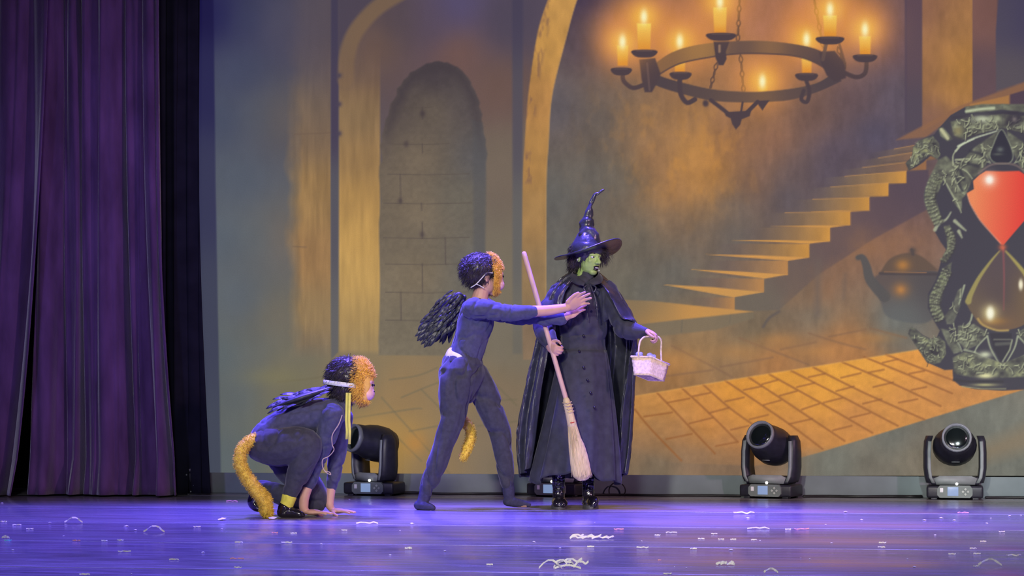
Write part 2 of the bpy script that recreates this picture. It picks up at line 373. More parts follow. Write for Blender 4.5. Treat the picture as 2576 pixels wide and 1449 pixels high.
    p.mix(np.s_[:, :], q*.6, (205,142,62))
    q = np.clip((p.noise(20, 34, 32, 3)-.1)*2.5, 0, 1)*np.exp(-(((X-1700)/170)**2+((Y-330)/190)**2))
    p.mix(np.s_[:, :], q*.35, (190,134,68))
    # golden big arch
    archL = crv([(1450,-150),(1402,-60),(1378,0),(1352,85),(1330,230),(1320,360),(1315,460),(1313,720),(1316,905)], 6)
    archR = crv([(1540,-150),(1482,-60),(1451,0),(1418,118),(1388,243),(1379,367),(1374,460),(1373,720),(1374,905)], 6)
    F = p.field([(1420,20,196,146,76),(1390,120,196,145,72),(1360,250,178,128,68),(1350,400,176,130,68),(1345,550,162,124,72),(1345,700,146,118,78),(1345,850,134,112,86)])
    p.poly(archL+archR[::-1], F*(1+.1*n1+.06*n2)[..., None], 1, 4)
    q = np.clip(p.noise(12, 36, 41, 3)*3-.1, 0, 1)
    p.poly(crv([(1378,0),(1352,85),(1330,230),(1320,360),(1315,460)], 5)+crv([(1338,460),(1340,360),(1352,230),(1374,95),(1396,0)], 5), (122,88,72), .6, 12, q)
    p.line(archR, 3, (214,164,92), .4, 3)
    # pillars at the upper right
    def vband(x0, x1, y1a, y1b, F, a=1, f=4): p.poly([(x0,-300),(x1,-300),(x1,y1b),(x0,y1a)], F, a, f)
    vband(2276, 2322, 335, 325, p.field([(2300,0,92,70,80),(2300,120,92,72,80),(2300,300,80,70,82)]))
    p.line([(2279,-300),(2279,330)], 4, (74,62,82), .5, 5)
    vband(2320, 2447, 330, 262, p.field([(2340,30,136,94,72),(2400,60,158,112,66),(2420,170,190,134,62),(2400,230,176,124,62),(2340,180,146,102,66),(2350,290,120,86,72)])*(1+.1*n1+.07*n2)[..., None])
    vband(2447, 2508, 262, 235, p.field([(2470,40,120,84,76),(2470,200,98,76,82)])*(1+.06*n1)[..., None])
    p.poly(crv([(2516,-40),(2509,30),(2505,80)], 4)+[(2506,228),(2700,165),(2700,-300),(2530,-300)], p.field([(2530,50,78,72,88),(2570,50,66,60,88),(2530,180,88,80,86),(2700,0,66,60,88)]), 1, 4)
    # stair: lit string of treads to the upper right
    p.poly([(2255,352),(2410,268),(2576,208),(2740,150),(2740,330),(2390,300),(2330,345)], (142,100,70), .85, 6)
    p.poly([(2440,262),(2538,240),(2538,262),(2440,278)], (176,124,66), .8, 4)
    p.poly([(2541,238),(2700,190),(2700,300),(2541,300)], (72,58,76), .9, 4)
    gx = np.clip((X-2230)/130, 0, 1)
    steps = [(1848,748,783,1735,0),(1922,701,735,1735,2),(1982,656,693,1770,1),(2036,613,649,1800,0),(2088,572,608,1860,-1),(2139,532,567,1915,-4),(2187,496,530,1985,-7),(2235,460,494,2030,-14),(2280,430,461,2066,-18),(2330,402,427,2110,-26),(2372,372,398,2150,-34),(2410,345,370,2190,-40)]
    for i, (xr, yt, yb, xl, sk) in enumerate(reversed(steps)):
        k = len(steps)-1-i
        m = np.clip((X-xl)/(xr-xl), 0, 1)
        top = (206,146,62) if 2 < k < 9 else ((188,134,74) if k <= 2 else (150,104,66))
        base = F0 = np.array([100., 88., 84.])
        col = base+(np.array(top, float)-base)*(m**1.6)[..., None]
        p.poly([(xl,yt-sk),(xr,yt),(xr,yb),(xl,yb-sk)], col*(1+.05*n2)[..., None], 1, 3, np.clip((X-xl)/70, 0, 1))
        if k >= 5:
            p.line([(xl+60, yt-sk*.75),(xr,yt)], 2.5, (206,150,84), .5)
        p.line([(xr-150, yb-sk*.3+1),(xr,yb+1)], 3, (84,72,72), .45, 4)
    # shaded wall under the treads
    p.poly([(1850,784),(1850,736),(1924,736),(1924,692),(1984,692),(1984,650),(2038,650),(2038,609),(2090,609),(2090,568),(2141,568),(2141,531),(2189,531),(2189,495),(2237,495),(2237,462),(2282,462),(2282,430),(2335,428),(2345,520),(2200,600),(2060,690),(1960,780)],
           p.field([(1900,760,106,98,86),(2000,680,104,88,80),(2100,600,98,80,80),(2200,520,88,72,80),(2300,450,78,66,80)]), .8, 5)
    q = np.clip((n1+.25), 0, 1)
    p.poly([(1990,760),(2050,670),(2160,590),(2270,560),(2330,600),(2330,700),(2150,640),(2100,760)], (146,104,70), .7, 60, q)
    p.line([(2058,660),(2056,790)], 16, (104,92,84), .5, 16); p.line([(2126,690),(2122,750)], 8, (104,92,84), .35, 12)
    def tread(a, b, c, u, col, al=.95):
        p.poly([a, u, c, b], col, al, 3)
    tread((1669,716),(1845,748),(1921,735),(1790,722), (208,152,78)); tread((1740,678),(1924,701),(1981,691),(1860,683), (214,154,76))
    tread((1776,640),(1983,656),(2035,648),(1900,642), (216,154,76)); tread((1841,604),(2036,613),(2087,607),(1960,604), (216,154,72))
    tread((1938,570),(2088,573),(2138,566),(2040,567), (210,150,72)); tread((2040,533),(2139,533),(2187,530),(2110,529), (196,140,70))
    p.poly([(1420,748),(1640,757),(1740,768),(1896,784),(1830,792),(1717,804),(1600,818),(1420,838)], p.field([(1440,790,112,104,88),(1520,790,140,116,82),(1620,765,128,112,86),(1650,800,180,134,72),(1750,790,206,148,72),(1850,785,200,146,76)]), .95, 4, np.clip((X-1425)/140, 0, 1))
    p.poly([(1420,838),(1717,804),(1896,785),(1898,800),(1800,830),(1420,872)], (122,109,86), .8, 6, np.clip((X-1425)/140, 0, 1))
    p.line([(1716,806),(1714,835)], 3, (104,96,82), .6); p.line([(1838,792),(1836,812)], 3, (104,96,82), .4)
    p.line(crv([(1960,784),(1935,800),(1920,822)], 5), 7, (92,84,80), .7, 5)
    # dim floor joints
    for L in ([(1690,870),(1795,923),(1842,949)],[(1860,850),(1918,873),(2034,917)],[(2034,838),(2110,862),(2177,879)],[(1813,923),(1944,899)],[(1676,946),(1793,931)],[(1964,879),(2052,861)],[(2086,847),(2177,829)],[(2190,826),(2280,850)]):
        p.line(crv(L, 4), 4.5, (128,96,70), .6, 5)
    for (x, y, rx, ry) in ((1860,885,60,22),(1700,905,60,25),(1960,855,60,16),(2060,885,60,16),(2200,850,60,14)): p.blob(x, y, rx, ry, (196,136,68), .4)
    # lit patch of floor tiles
    lit = [(1420,1027),(1597,997),(1825,958),(2076,918),(2310,880),(2420,862),(2800,800),(2800,900),(2576,980),(2340,1052),(2066,1137),(1990,1158),(1900,1172),(1700,1165),(1560,1150),(1420,1120)]
    F = p.field([(1620,1020,196,138,72),(1700,1000,214,146,68),(1850,980,224,150,50),(1960,940,232,160,52),(2100,940,236,166,56),(2060,990,228,156,58),(2200,930,234,164,62),(2280,900,226,152,64),(1780,1060,210,138,62),(1900,1040,216,144,60),
                 (2000,1080,206,138,66),(2150,1040,200,134,72),(2280,1000,206,140,70),(2400,980,200,136,72),(1700,1100,168,122,78),(1850,1130,172,120,76),(1640,1090,160,120,80),(2000,1130,178,124,76),(1760,1140,148,114,82)])
    rl = p.noise(30, 18, 51, 2)
    p.poly(lit, F*(1+.05*rl+.04*n3)[..., None], 1, 4, np.clip((1195-Y-np.clip(1760-X, 0, 340)*.35)/75, 0, 1)*np.clip((X-1430)/150, 0, 1))
    C = lambda L: [(1580+x/3.435, 780+y/3.435) for x, y in L]
    jc = (150,94,48)
    for L in ([(250,715),(400,870),(560,1040),(750,1240)],[(460,670),(700,890),(950,1140)],[(650,645),(870,840),(1080,990)],[(840,610),(1160,825),(1400,990),(1680,1200)],[(1040,580),(1330,770),(1870,1130)],[(1220,555),(1660,800),(2110,1060)],
              [(1410,525),(1850,750),(2330,1000)],[(1600,495),(2060,725),(2560,945)],[(1850,450),(2300,640),(2700,830)],[(2040,405),(2420,560),(2800,720)],[(2230,385),(2576,520),(2900,640)],[(60,860),(190,1020),(460,1300)]):
        p.line(crv(C(L), 4), 5, jc, .75, 3.5)
    for L in ([(340,800),(530,765)],[(140,920),(380,885)],[(560,745),(710,715)],[(530,980),(730,930)],[(700,890),(870,845)],[(840,790),(1000,755)],[(1000,690),(1150,660)],[(760,1175),(940,1140)],[(890,1035),(1040,1000)],[(1050,945),(1210,905)],
              [(1170,820),(1320,780)],[(1160,640),(1290,605)],[(1310,740),(1460,700)],[(1460,665),(1610,630)],[(1390,985),(1590,940)],[(1500,860),(1650,810)],[(1560,580),(1700,550)],[(1690,800),(1850,760)],[(1800,700),(1950,660)],[(1840,585),(2010,545)],
              [(1770,1040),(1930,1000)],[(1920,930),(2090,890)],[(2030,810),(2190,770)],[(2120,665),(2290,625)],[(2080,540),(2210,515)],[(2340,800),(2500,770)],[(2450,690),(2576,665)],[(2430,550),(2560,525)],[(2200,455),(2330,425)],[(330,1115),(550,1070)]):
        p.line(C(L), 4.5, jc, .7, 3.5)
    p.line([(1597,997),(1825,958),(2076,918),(2310,880)], 4, (238,176,84), .35, 3)
    # tail of light at the lower right
    p.poly([(2470,1120),(2600,1060),(2800,1000),(2800,1080),(2600,1130),(2480,1160)], (140,118,88), .6, 40)
    # ---- kettle in the shade
    kt = (84,82,80)
    body = crv([(2212,690),(2206,720),(2216,760),(2238,800),(2330,812),(2370,760),(2372,700),(2340,680)], 5, True)
    p.poly(body, p.field([(2230,700,92,80,76),(2260,800,98,102,100),(2350,720,78,74,76)]), .95, 6)
    p.poly(crv([(2214,686),(2240,650),(2285,636),(2320,646),(2360,680)], 5), (98,80,66), .95, 5)
    p.line([(2214,688),(2370,690)], 7, (70,64,66), .9, 4); p.line([(2225,684),(2330,686)], 2.5, (150,108,74), .8)
    p.blob(2296, 631, 9, 9, (80,70,66), .95); p.line([(2293,628),(2297,640)], 7, (80,70,66), .9)
    p.line(crv([(2158,648),(2170,648),(2180,670),(2190,705),(2225,745)], 6), 11, kt, .95, 4, 30)
    p.blob(2160, 649, 7, 6, (84,80,76), .9)
    p.blob(2271, 667, 17, 14, (198,132,56), .75); p.blob(2266, 729, 20, 18, (186,122,58), .7); p.blob(2266, 729, 8, 8, (206,140,66), .5)
    # ---- chandelier
    ir = (72,58,62); hi = (150,108,66)
    p.line([(1570+2*i/3, 166-i) for i in range(2)], 1, ir)
    def chain(a, b, n):
        for i in range(n):
            t = (i+.5)/n; x = a[0]+(b[0]-a[0])*t; y = a[1]+(b[1]-a[1])*t
            L = np.hypot(b[0]-a[0], b[1]-a[1])/n; ux, uy = (b[0]-a[0])/L/n, (b[1]-a[1])/L/n
            w = 4.5 if i % 2 == 0 else 1.6
            for sgn in (-1, 1):
                p.line(crv([(x-ux*L*.62, y-uy*L*.62),(x+sgn*uy*w, y-sgn*ux*w),(x+ux*L*.62, y+uy*L*.62)], 4), 3.4, (92,68,58), .95, 2)
    chain((1863,-60),(1856,104), 9); chain((2038,-60),(2070,118), 9); chain((1803,160),(1786,226), 4); chain((1863,140),(1871,232), 5); chain((2108,120),(2126,170), 3); chain((1790,-60),(1786,-50),1)
    back_t = crv([(1640,166),(1690,132),(1760,112),(1864,103),(1950,105),(2039,119),(2085,140),(2112,165)], 6)
    back_b = crv([(1660,186),(1710,160),(1791,143),(1864,135),(1950,136),(2009,143),(2053,159),(2090,182)], 6)
    candles = [(1566,165,113,30,105,(1563,170,26),1),(1620,124,58,36,42,(1621,125,32),1),(1710,181,128,30,104,(1712,181,27),0),(1811,82,18,35,4,(1814,83,37),1),(2029,184,120,28,99,(2029,184,28),0),(2088,92,38,35,24,(2088,92,35),1),(2176,137,90,31,74,(2176,137,30),1),(1918,232,216,27,205,None,0)]
    def candle(c):
        x, yb, yt, w, fy, cup, fr = c
        p.poly([(x-w/2,yt),(x+w/2,yt),(x+w/2-2,yb),(x-w/2+3,yb)], p.field([(x,yt,250,214,92),(x,(yt+yb)/2,238,178,74),(x,yb,222,140,40)], 2.2, 60.), 1, 4)
        p.glow(x, fy, 64, (228,146,36), .85); p.glow(x, fy, 33, (247,186,48), .97)
        p.blob(x, fy, 9, 18, (255,246,190), 1, 1.2)
    def cup(c):
        if c[5] is None: return
        x, y, w = c[5]
        p.poly(crv([(x-w,y+3),(x-w*.5,y),(x+w*.5,y),(x+w,y+3),(x+w*.95,y+11),(x+w*.5,y+19),(x-w*.5,y+19),(x-w*.95,y+11)], 3, True), ir, 1, 3)
        p.line([(x-w*.6,y+3),(x+w*.6,y+3)], 2.5, (104,82,76), .7)
    for i in (2, 4, 7): candle(candles[i])
    p.poly(back_t+back_b[::-1], p.field([(1680,150,130,94,62),(1760,125,168,122,66),(1864,118,92,72,68),(1940,120,150,108,66),(2000,128,96,74,66),(2080,150,76,62,66)]), 1, 3)
    p.line(back_b, 4, (80,62,62), .8)
    for i in (2, 4): cup(candles[i])
    fr_t = crv([(1640,166),(1657,188),(1704,204),(1791,224),(1878,231),(1940,229),(2007,220),(2060,206),(2100,180)], 6)
    fr_b = crv([(1630,190),(1645,212),(1704,233),(1791,253),(1878,258),(1940,256),(1995,250),(2060,230),(2117,204)], 6)
    p.poly(fr_t+fr_b[::-1], p.field([(1660,200,72,60,64),(1760,228,84,68,64),(1860,244,96,76,66),(1920,242,128,94,64),(1990,236,88,70,66),(2080,204,74,62,66)]), 1, 3)
    p.line(fr_t[4:], 2, (150,108,70), .5)
    # outer hubs and arms
    p.poly([(1608,150),(1648,146),(1662,186),(1650,214),(1640,232),(1622,232),(1614,200)], ir, 1, 4); p.line([(1628,160),(1634,226)], 5, (112,88,82), .5)
    p.poly([(2060,130),(2100,128),(2126,160),(2128,196),(2100,206),(2080,190),(2066,160)], ir, 1, 4)
    p.line(crv([(1566,186),(1570,205),(1592,221),(1618,214)], 6), 11, ir, 1, 3); p.line(crv([(2180,156),(2176,184),(2154,194),(2122,182)], 6), 11, ir, 1, 3)
    p.line(crv([(1710,196),(1712,235),(1728,258),(1748,250)], 6), 12, ir, 1, 3); p.line(crv([(2028,202),(2036,230),(2030,256),(2016,250),(2022,228)], 6), 10, ir, 1, 3)
    p.poly([(1795,105),(1835,105),(1826,130),(1828,148),(1820,164),(1808,164),(1800,146)], ir, 1, 3); p.line([(1810,115),(1810,130)], 6, (160,126,98), .8, 3)
    p.line([(2078,112),(2070,150)], 9, (90,72,68), .9); p.line([(2112,112),(2126,160)], 6, (96,72,62), .9)
    for i in (0, 1, 3, 5, 6): candle(candles[i])
    for i in (0, 1, 3, 5, 6): cup(candles[i])
    # finial
    p.line(crv([(1788,252),(1812,270),(1832,286)], 4), 10, ir, 1, 3); p.line(crv([(1906,256),(1890,272),(1876,286)], 4), 10, ir, 1, 3); p.line([(1868,258),(1864,284)], 5, ir)
    p.poly([(1822,282),(1890,278),(1886,292),(1866,300),(1862,314),(1851,326),(1842,312),(1838,298),(1826,292)], ir, 1, 3)
    p.poly([(1902,254),(1936,252),(1926,266),(1918,278),(1909,266)], ir, 1, 3); p.blob(1775, 260, 8, 9, ir, 1, 2)
    # ---- ornate hourglass
    AX = 2522.0
    half = [(2522,262),(2470,265),(2428,269),(2391,290),(2366,318),(2350,338),(2330,345),(2312,353),(2297,371),(2294,395),(2278,410),(2286,429),(2305,420),(2323,408),(2341,392),(2360,402),(2358,418),(2339,444),(2325,480),(2324,500),(2330,525),(2349,560),(2352,583),(2365,607),(2380,628),
            (2366,661),(2354,705),(2335,738),(2334,775),(2350,808),(2364,832),(2356,850),(2340,852),(2322,843),(2301,826),(2290,823),(2285,840),(2301,865),(2332,912),(2376,931),(2396,930),(2398,956),(2414,970),(2453,979),(2522,983)]
    sil = half+[(2*AX-x, y) for x, y in half[::-1]]
    dark = (64,62,72)
    p.poly(sil, dark, 1, 3)
    sl, ms = p.polymask(sil, 3)
    hn = p.noise(13, 10, 61, 2); hn2 = p.noise(24, 20, 62, 3); sc = p.noise(8, 7, 63, 2)
    lo = np.array([92., 92., 80.]); brt = np.array([196., 204., 158.])
    def metal(poly, a=1, gain=1.0, f=4, tint=(1, 1, 1), n=None):
        for pp in (poly, [(2*AX-x, y) for x, y in poly]):
            t = np.clip(.44+(.6*hn2+.4*(hn if n is None else n))*.7*gain, 0, 1)[..., None]
            k1 = np.clip(t*2, 0, 1); k2 = np.clip(t*2-1, 0, 1)
            col = (np.array([60., 58., 62.])*(1-k1)+np.array([106., 108., 92.])*k1)*(1-k2)+np.array([186., 194., 152.])*k2*np.array(tint)
            p.poly(pp, col, a, f)
    hr = np.random.default_rng(99)
    def emboss(poly, n, ln=16, lw=3.2, ang=None):
        P_ = np.array(poly, float); x0, y0 = P_.min(0); x1, y1 = P_.max(0); k = 0; tries = 0
        while k < n and tries < n*8:
            tries += 1; c = np.array([hr.uniform(x0, x1), hr.uniform(y0, y1)])
            if p.sd(P_, np.array([[c[0]]]), np.array([[c[1]]]))[0, 0] > -2: continue
            a = hr.uniform(0, 6.28) if ang is None else ang+hr.normal(0, .35); L_ = ln*hr.uniform(.5, 1.2); b = a+hr.uniform(-1.0, 1.0); k += 1
            pts = crv([c-np.array([math.cos(a), math.sin(a)])*L_/2, c, c+np.array([math.cos(b), math.sin(b)])*L_/2], 3)
            lt = hr.uniform(.45, 1)
            for mir in (0, 1):
                q = [((2*AX-x) if mir else x, y) for x, y in pts]
                p.line([(x+1.6, y+2.2) for x, y in q], lw, (52,50,54), .6, 3)
                p.line(q, lw, (110+90*lt, 114+92*lt, 92+70*lt), .8, 2.5, lw*.5)
    def scales(path, w_, step=7):
        P_ = crv(path, 8); acc = 0
        for i in range(1, len(P_)):
            d = P_[i]-P_[i-1]; L_ = np.hypot(*d); acc += L_
            if acc < step: continue
            acc = 0; t = d/L_; nn = np.array([-t[1], t[0]])
            for j, o in enumerate(np.linspace(-w_, w_, 5)):
                c = P_[i]+nn*o+t*hr.uniform(-2, 2); lt = hr.uniform(.3, 1)*(1.1-.35*abs(o/w_-(-.3)))
                for mir in (0, 1):
                    x = (2*AX-c[0]) if mir else c[0]
                    p.blob(x+1, c[1]+1.5, 4.0, 3.6, (54,52,54), .7); p.blob(x-.5, c[1]-.5, 2.8, 2.4, (104+96*lt, 108+98*lt, 84+80*lt), .9)
    # collar, wings and body of the serpent
    metal([(2428,269),(2470,262),(2522,262),(2522,276),(2470,282),(2430,284)], 1, .5)
    p.line([(2431,280),(2470,274),(2500,272)], 7, (198,208,170), .85, 5); p.line([(2396,296),(2450,290),(2560,283)], 5, (60,56,66), .9, 4)
    metal([(2391,306),(2440,294),(2522,287),(2522,322),(2470,334),(2420,352),(2400,340)], 1, 1.1)
    p.blob(2470, 300, 26, 9, (214,222,186), .8); p.blob(2410, 330, 12, 12, (160,150,100), .7)
    metal([(2360,322),(2372,320),(2398,350),(2384,356),(2366,342)], 1, .6); p.line([(2368,326),(2384,348)], 8, (206,204,158), .8, 4)
    metal([(2297,371),(2312,353),(2346,342),(2362,360),(2366,390),(2358,402),(2341,388),(2320,402),(2286,428),(2279,411),(2296,394)], 1, 1.4, 3, (1.0, .98, .8))
    for k in range(5): p.line([(2340+k*3, 360),(2352+4*k-8, 350+10*k)], 2.2, (40,38,46), .6, 2)
    metal([(2360,402),(2380,392),(2400,410),(2420,405),(2450,372),(2512,328),(2506,362),(2488,400),(2470,432),(2446,450),(2430,490),(2420,500),(2419,535),(2400,510),(2388,470),(2372,452),(2350,452),(2339,444)], .9, .9)
    for L in ([(2410,368),(2450,348),(2500,332),(2512,326)],[(2404,380),(2420,364),(2450,350)]): p.line(crv(L, 5), 5, (206,216,182), .9, 4, 2)
    for L in ([(2404,402),(2440,400),(2470,402),(2492,410)],[(2402,418),(2430,430),(2446,450)],[(2396,428),(2410,470),(2426,488)],[(2370,440),(2390,480),(2408,510),(2418,535)],[(2398,415),(2398,390),(2412,372)],[(2470,372),(2480,392),(2490,408)]):
        for pp in (L, [(2*AX-x, y) for x, y in L]): p.line(crv(pp, 5), 4.5, (176,182,146), .85, 3, 2)
    for L in ([(2414,425),(2425,452)],[(2404,440),(2420,480)],[(2440,380),(2470,388),(2484,402)],[(2430,410),(2460,418)]):
        for pp in (L, [(2*AX-x, y) for x, y in L]): p.line(pp, 7, (50,50,60), .7, 5)
    metal([(2354,430),(2376,440),(2366,470),(2354,500),(2362,530),(2372,560),(2352,566),(2334,530),(2326,505),(2328,478),(2338,448)], 1, 1.5, 4, (.96, 1, .86), sc)
    p.line(crv([(2352,440),(2336,480),(2336,510),(2346,540),(2358,560)], 6), 14, (180,192,150), .35, 12)
    for L in ([(2352,578),(2362,562),(2380,552),(2392,534)],[(2402,556),(2420,572),(2430,580)],[(2412,582),(2420,598)]): 
        for pp in (L, [(2*AX-x, y) for x, y in L]): p.line(crv(pp, 5), 9, (178,184,150), .85, 4, 3)
    metal([(2374,570),(2388,566),(2402,590),(2404,612),(2392,640),(2372,661),(2366,658),(2384,625),(2380,596)], 1, 1.3, 3, (1, 1, .86), sc)
    metal([(2394,660),(2390,690),(2372,735),(2366,770),(2376,800),(2362,806),(2342,785),(2338,745),(2358,705),(2376,672)], .95, 1.5, 4, (.96, 1, .86), sc)
    metal([(2376,795),(2396,770),(2404,745),(2410,730),(2424,720),(2416,770),(2398,815),(2382,815)], .7, .9)
    for L in ([(2426,718),(2420,740),(2412,765)],[(2446,790),(2440,810),(2424,824)],[(2414,835),(2450,846),(2486,838)],[(2390,846),(2408,860),(2420,884)],[(2482,846),(2460,870),(2452,886)],[(2484,846),(2492,876),(2512,912)],[(2452,886),(2470,896),(2504,912)],[(2426,880),(2452,886)]):
        for pp in (L, [(2*AX-x, y) for x, y in L]): p.line(crv(pp, 5), 5, (170,178,146), .85, 3, 3)
    metal([(2290,823),(2301,826),(2322,845),(2340,854),(2362,846),(2378,862),(2380,890),(2366,912),(2350,916),(2332,912),(2301,865),(2285,840)], 1, 1.5, 3, (1, .98, .84))
    for k in range(6): p.line([(2346,872),(2372-k*8, 862+12*k)], 2.2, (44,42,46), .6, 2)
    metal([(2366,826),(2384,830),(2400,850),(2420,884),(2400,890),(2384,866)], .8, 1)
    metal([(2396,900),(2424,886),(2460,890),(2522,914),(2522,950),(2440,948),(2400,940)], 1, 1.1, 4, (1, .98, .88))
    metal([(2410,820),(2450,815),(2486,838),(2460,868),(2430,880),(2408,858)], .8, 1.2)
    p.blob(2478, 892, 16, 8, (216,222,186), .9); p.blob(2480, 945, 20, 7, (232,228,170), .95); p.blob(2478, 968, 30, 4, (196,190,130), .8)
    p.line([(2400,956),(2440,960),(2522,960)], 6, (58,56,60), .9, 4); p.line([(2420,972),(2470,978),(2530,978)], 3, (170,168,124), .7, 3)
    emboss([(2395,308),(2440,296),(2522,290),(2522,322),(2470,332),(2420,350)], 26, 18)
    emboss([(2297,371),(2312,353),(2346,345),(2362,362),(2364,390),(2341,386),(2320,400),(2286,426),(2281,411)], 26, 12, 2.8)
    emboss([(2360,404),(2400,412),(2450,374),(2510,332),(2486,400),(2446,448),(2426,490),(2400,506),(2374,452),(2345,446)], 30, 20, 3)
    emboss([(2292,826),(2322,846),(2362,850),(2378,866),(2376,892),(2350,914),(2332,910),(2303,866)], 26, 14, 2.8)
    emboss([(2400,902),(2440,890),(2522,916),(2522,948),(2440,946),(2402,938)], 26, 16)
    emboss([(2376,800),(2404,750),(2424,724),(2410,800),(2450,818),(2486,838),(2430,878),(2390,850)], 30, 20, 3)
    scales([(2364,436),(2346,462),(2339,495),(2346,528),(2362,562)], 10); scales([(2382,572),(2394,600),(2390,630),(2374,654)], 6); scales([(2386,672),(2372,706),(2354,745),(2352,775),(2366,806)], 10)
    # drop shapes
    drop = crv([(2518,326),(2498,366),(2490,392),(2500,408),(2520,412),(2542,408),(2548,388),(2536,352)], 5, True)
    p.poly(drop, (46,46,58), 1, 3); p.line(drop+drop[:1], 3, (150,156,130), .7, 3); p.blob(2516, 376, 8, 6, (120,128,120), .7); p.blob(2510, 388, 12, 3, (110,116,104), .6)
    p.poly([(2490,838),(2545,838),(2545,870),(2520,912),(2500,880)], (54,52,60), 1, 3)
    p.line([(2500,854),(2545,854)], 3, (140,140,124), .7); p.line([(2506,866),(2540,864)], 8, (110,112,102), .6, 4); p.line([(2546,856),(2540,880),(2522,910)], 4, (160,166,136), .8)
    p.line(crv([(2462,436),(2490,416),(2522,411),(2556,416),(2582,436)], 5), 5, (120,104,100), .8, 3); p.blob(2552, 300, 24, 18, (52,46,60), .9); p.blob(2552, 300, 6, 6, (140,130,124), .7)
    # glass bulbs
    red = [(2522,431),(2480,430),(2464,440),(2448,455),(2450,476),(2432,486),(2441,513),(2464,552),(2496,589),(2519,616)]
    redp = red+[(2*AX-x, y) for x, y in red[::-1]]
    t = np.clip((X-2436)/150-.12+.0006*(Y-440), 0, 1)
    colr = np.array([238., 138., 88.])*(1-t[..., None])+np.array([226., 50., 44.])*t[..., None]
    p.poly(redp, colr, 1, 3)
    p.line(crv([(2434,490),(2441,513),(2464,552),(2496,589),(2517,612)], 5), 3, (240,170,140), .6, 3)
    p.glow(2489, 452, 17, (255,226,205), .9); p.blob(2489, 452, 9, 10, (255,248,236), 1, 1.5)
    bul = [(2522,622),(2492,658),(2459,699),(2437,743),(2431,762),(2448,793),(2470,818),(2508,830)]
    bulp = crv(bul+[(2*AX-x, y) for x, y in bul[::-1]], 5)
    p.poly(bulp, p.field([(2522,660,84,72,78),(2480,720,88,74,76),(2522,740,74,64,72),(2522,820,120,92,66),(2450,760,112,96,72),(2590,740,130,104,64)]), 1, 3)
    p.line(crv([(2514,632),(2492,658),(2463,699),(2442,740),(2436,758)], 5), 3, (158,146,86), .95, 4, 16)
    p.line(crv([(2530,632),(2552,656),(2582,694),(2604,740)], 5), 4, (168,154,84), .95, 4, 14)
    p.line(crv([(2460,802),(2474,818),(2508,831),(2536,831)], 5), 5, (190,160,90), .85, 4); p.blob(2500, 808, 30, 10, (176,124,52), .6)
    p.line([(2524,625),(2526,700),(2525,780)], 5, (150,80,84), .75, 4, 2); p.blob(2522, 622, 9, 8, (216,104,70), .9)
    p.glow(2491, 787, 20, (236,220,150), .8); p.blob(2491, 788, 10, 17, (255,252,226), 1, 1.6); p.blob(2568, 716, 6, 14, (255,248,214), .95, 1.6)
    p.im = np.clip(p.im, 2, 255)
    return p.im
# ------------------------------------------------------------------ the stage
def floor_mat():
    m = mat('stage_vinyl', (.19, .18, .20), .34, .8, .25, 3.2, .03, 90., stretch=(.35, 2.2, 1))
    return m
FLM = floor_mat()
def scuff(m):
    nt = m.node_tree; N = nt.nodes; L = nt.links; b = N['Principled BSDF']
    tc = N.new('ShaderNodeTexCoord'); mp = N.new('ShaderNodeMapping'); mp.inputs['Scale'].default_value = (1.2, 7, 1)
    n = N.new('ShaderNodeTexNoise'); n.inputs['Scale'].default_value = 2.4; n.inputs['Detail'].default_value = 6; n.inputs['Roughness'].default_value = .62
    L.new(tc.outputs['Object'], mp.inputs['Vector']); L.new(mp.outputs['Vector'], n.inputs['Vector'])
    r = N.new('ShaderNodeMapRange'); r.inputs['From Min'].default_value = .3; r.inputs['From Max'].default_value = .7; r.inputs['To Min'].default_value = .14; r.inputs['To Max'].default_value = .30
    L.new(n.outputs['Fac'], r.inputs['Value']); L.new(r.outputs['Result'], b.inputs['Roughness'])
scuff(FLM)
fl = obj('floor', box((1, -6, -.06), (26, 22, .10)), mat('stage_deck', (.02, .02, .022)), kind='structure')
seams = [.9, -.36, -1.85, -3.33, -4.81, -6.30, -7.8, -9.3]
for a, b in zip(seams, seams[1:]):
    obj('vinyl_roll', box((1, (a+b)/2, -.0055), (24, a-b-.004, .011), bev=.0015), FLM, fl)
TAPE = mat('seam_tape', (.34, .33, .37), .25, .5, .25, 6, stretch=(1.5, 8, 1))
for s in seams[2:6]:
    obj('seam_tape', box((1, s, .0003), (24, .035, .0006)), TAPE, fl)
wl = obj('wall_back', box((1, .75, 3.5), (26, .2, 9)), mat('wall_black', (.012, .012, .014), .9), kind='structure')
# backdrop cloth with the thrown picture: colours of the picture are stored on a fine grid
us = np.concatenate([np.arange(470, 536, 6.), np.arange(536, 1500, 2.8), np.arange(1500, 2590, 2.3), np.arange(2590, 3000, 14.)])
vs = np.concatenate([np.arange(-420, -10, 16.), np.arange(-10, 340, 2.3), np.arange(340, 1196, 2.6), [1197.]])
pic = paint_backdrop(us, vs)
lin = np.where(pic/255 <= .04045, pic/255/12.92, ((pic/255+.055)/1.055)**2.4)
BX, BZ = [], []
def wall_grid(us, vs):
    t = math.tan(0); ry = FWD.y + RGT.y*(us-CX)/FPX
    k = (WALL_Y-EYE.y)/ry
    x = EYE.x + (FWD.x + RGT.x*(us-CX)/FPX)*k
    z = EYE.z + (HY-vs)[:, None]/FPX*k[None, :]
    return np.broadcast_to(x[None, :], z.shape), z
bxg, bzg = wall_grid(us, vs)
H, W = bxg.shape
co = np.stack([bxg, np.full_like(bzg, WALL_Y), bzg], -1).reshape(-1, 3)
me = bpy.data.meshes.new('backdrop'); me.vertices.add(H*W); me.vertices.foreach_set('co', co.astype(np.float32).ravel())
i = (np.arange(H-1)[:, None]*W+np.arange(W-1)[None, :]).ravel()
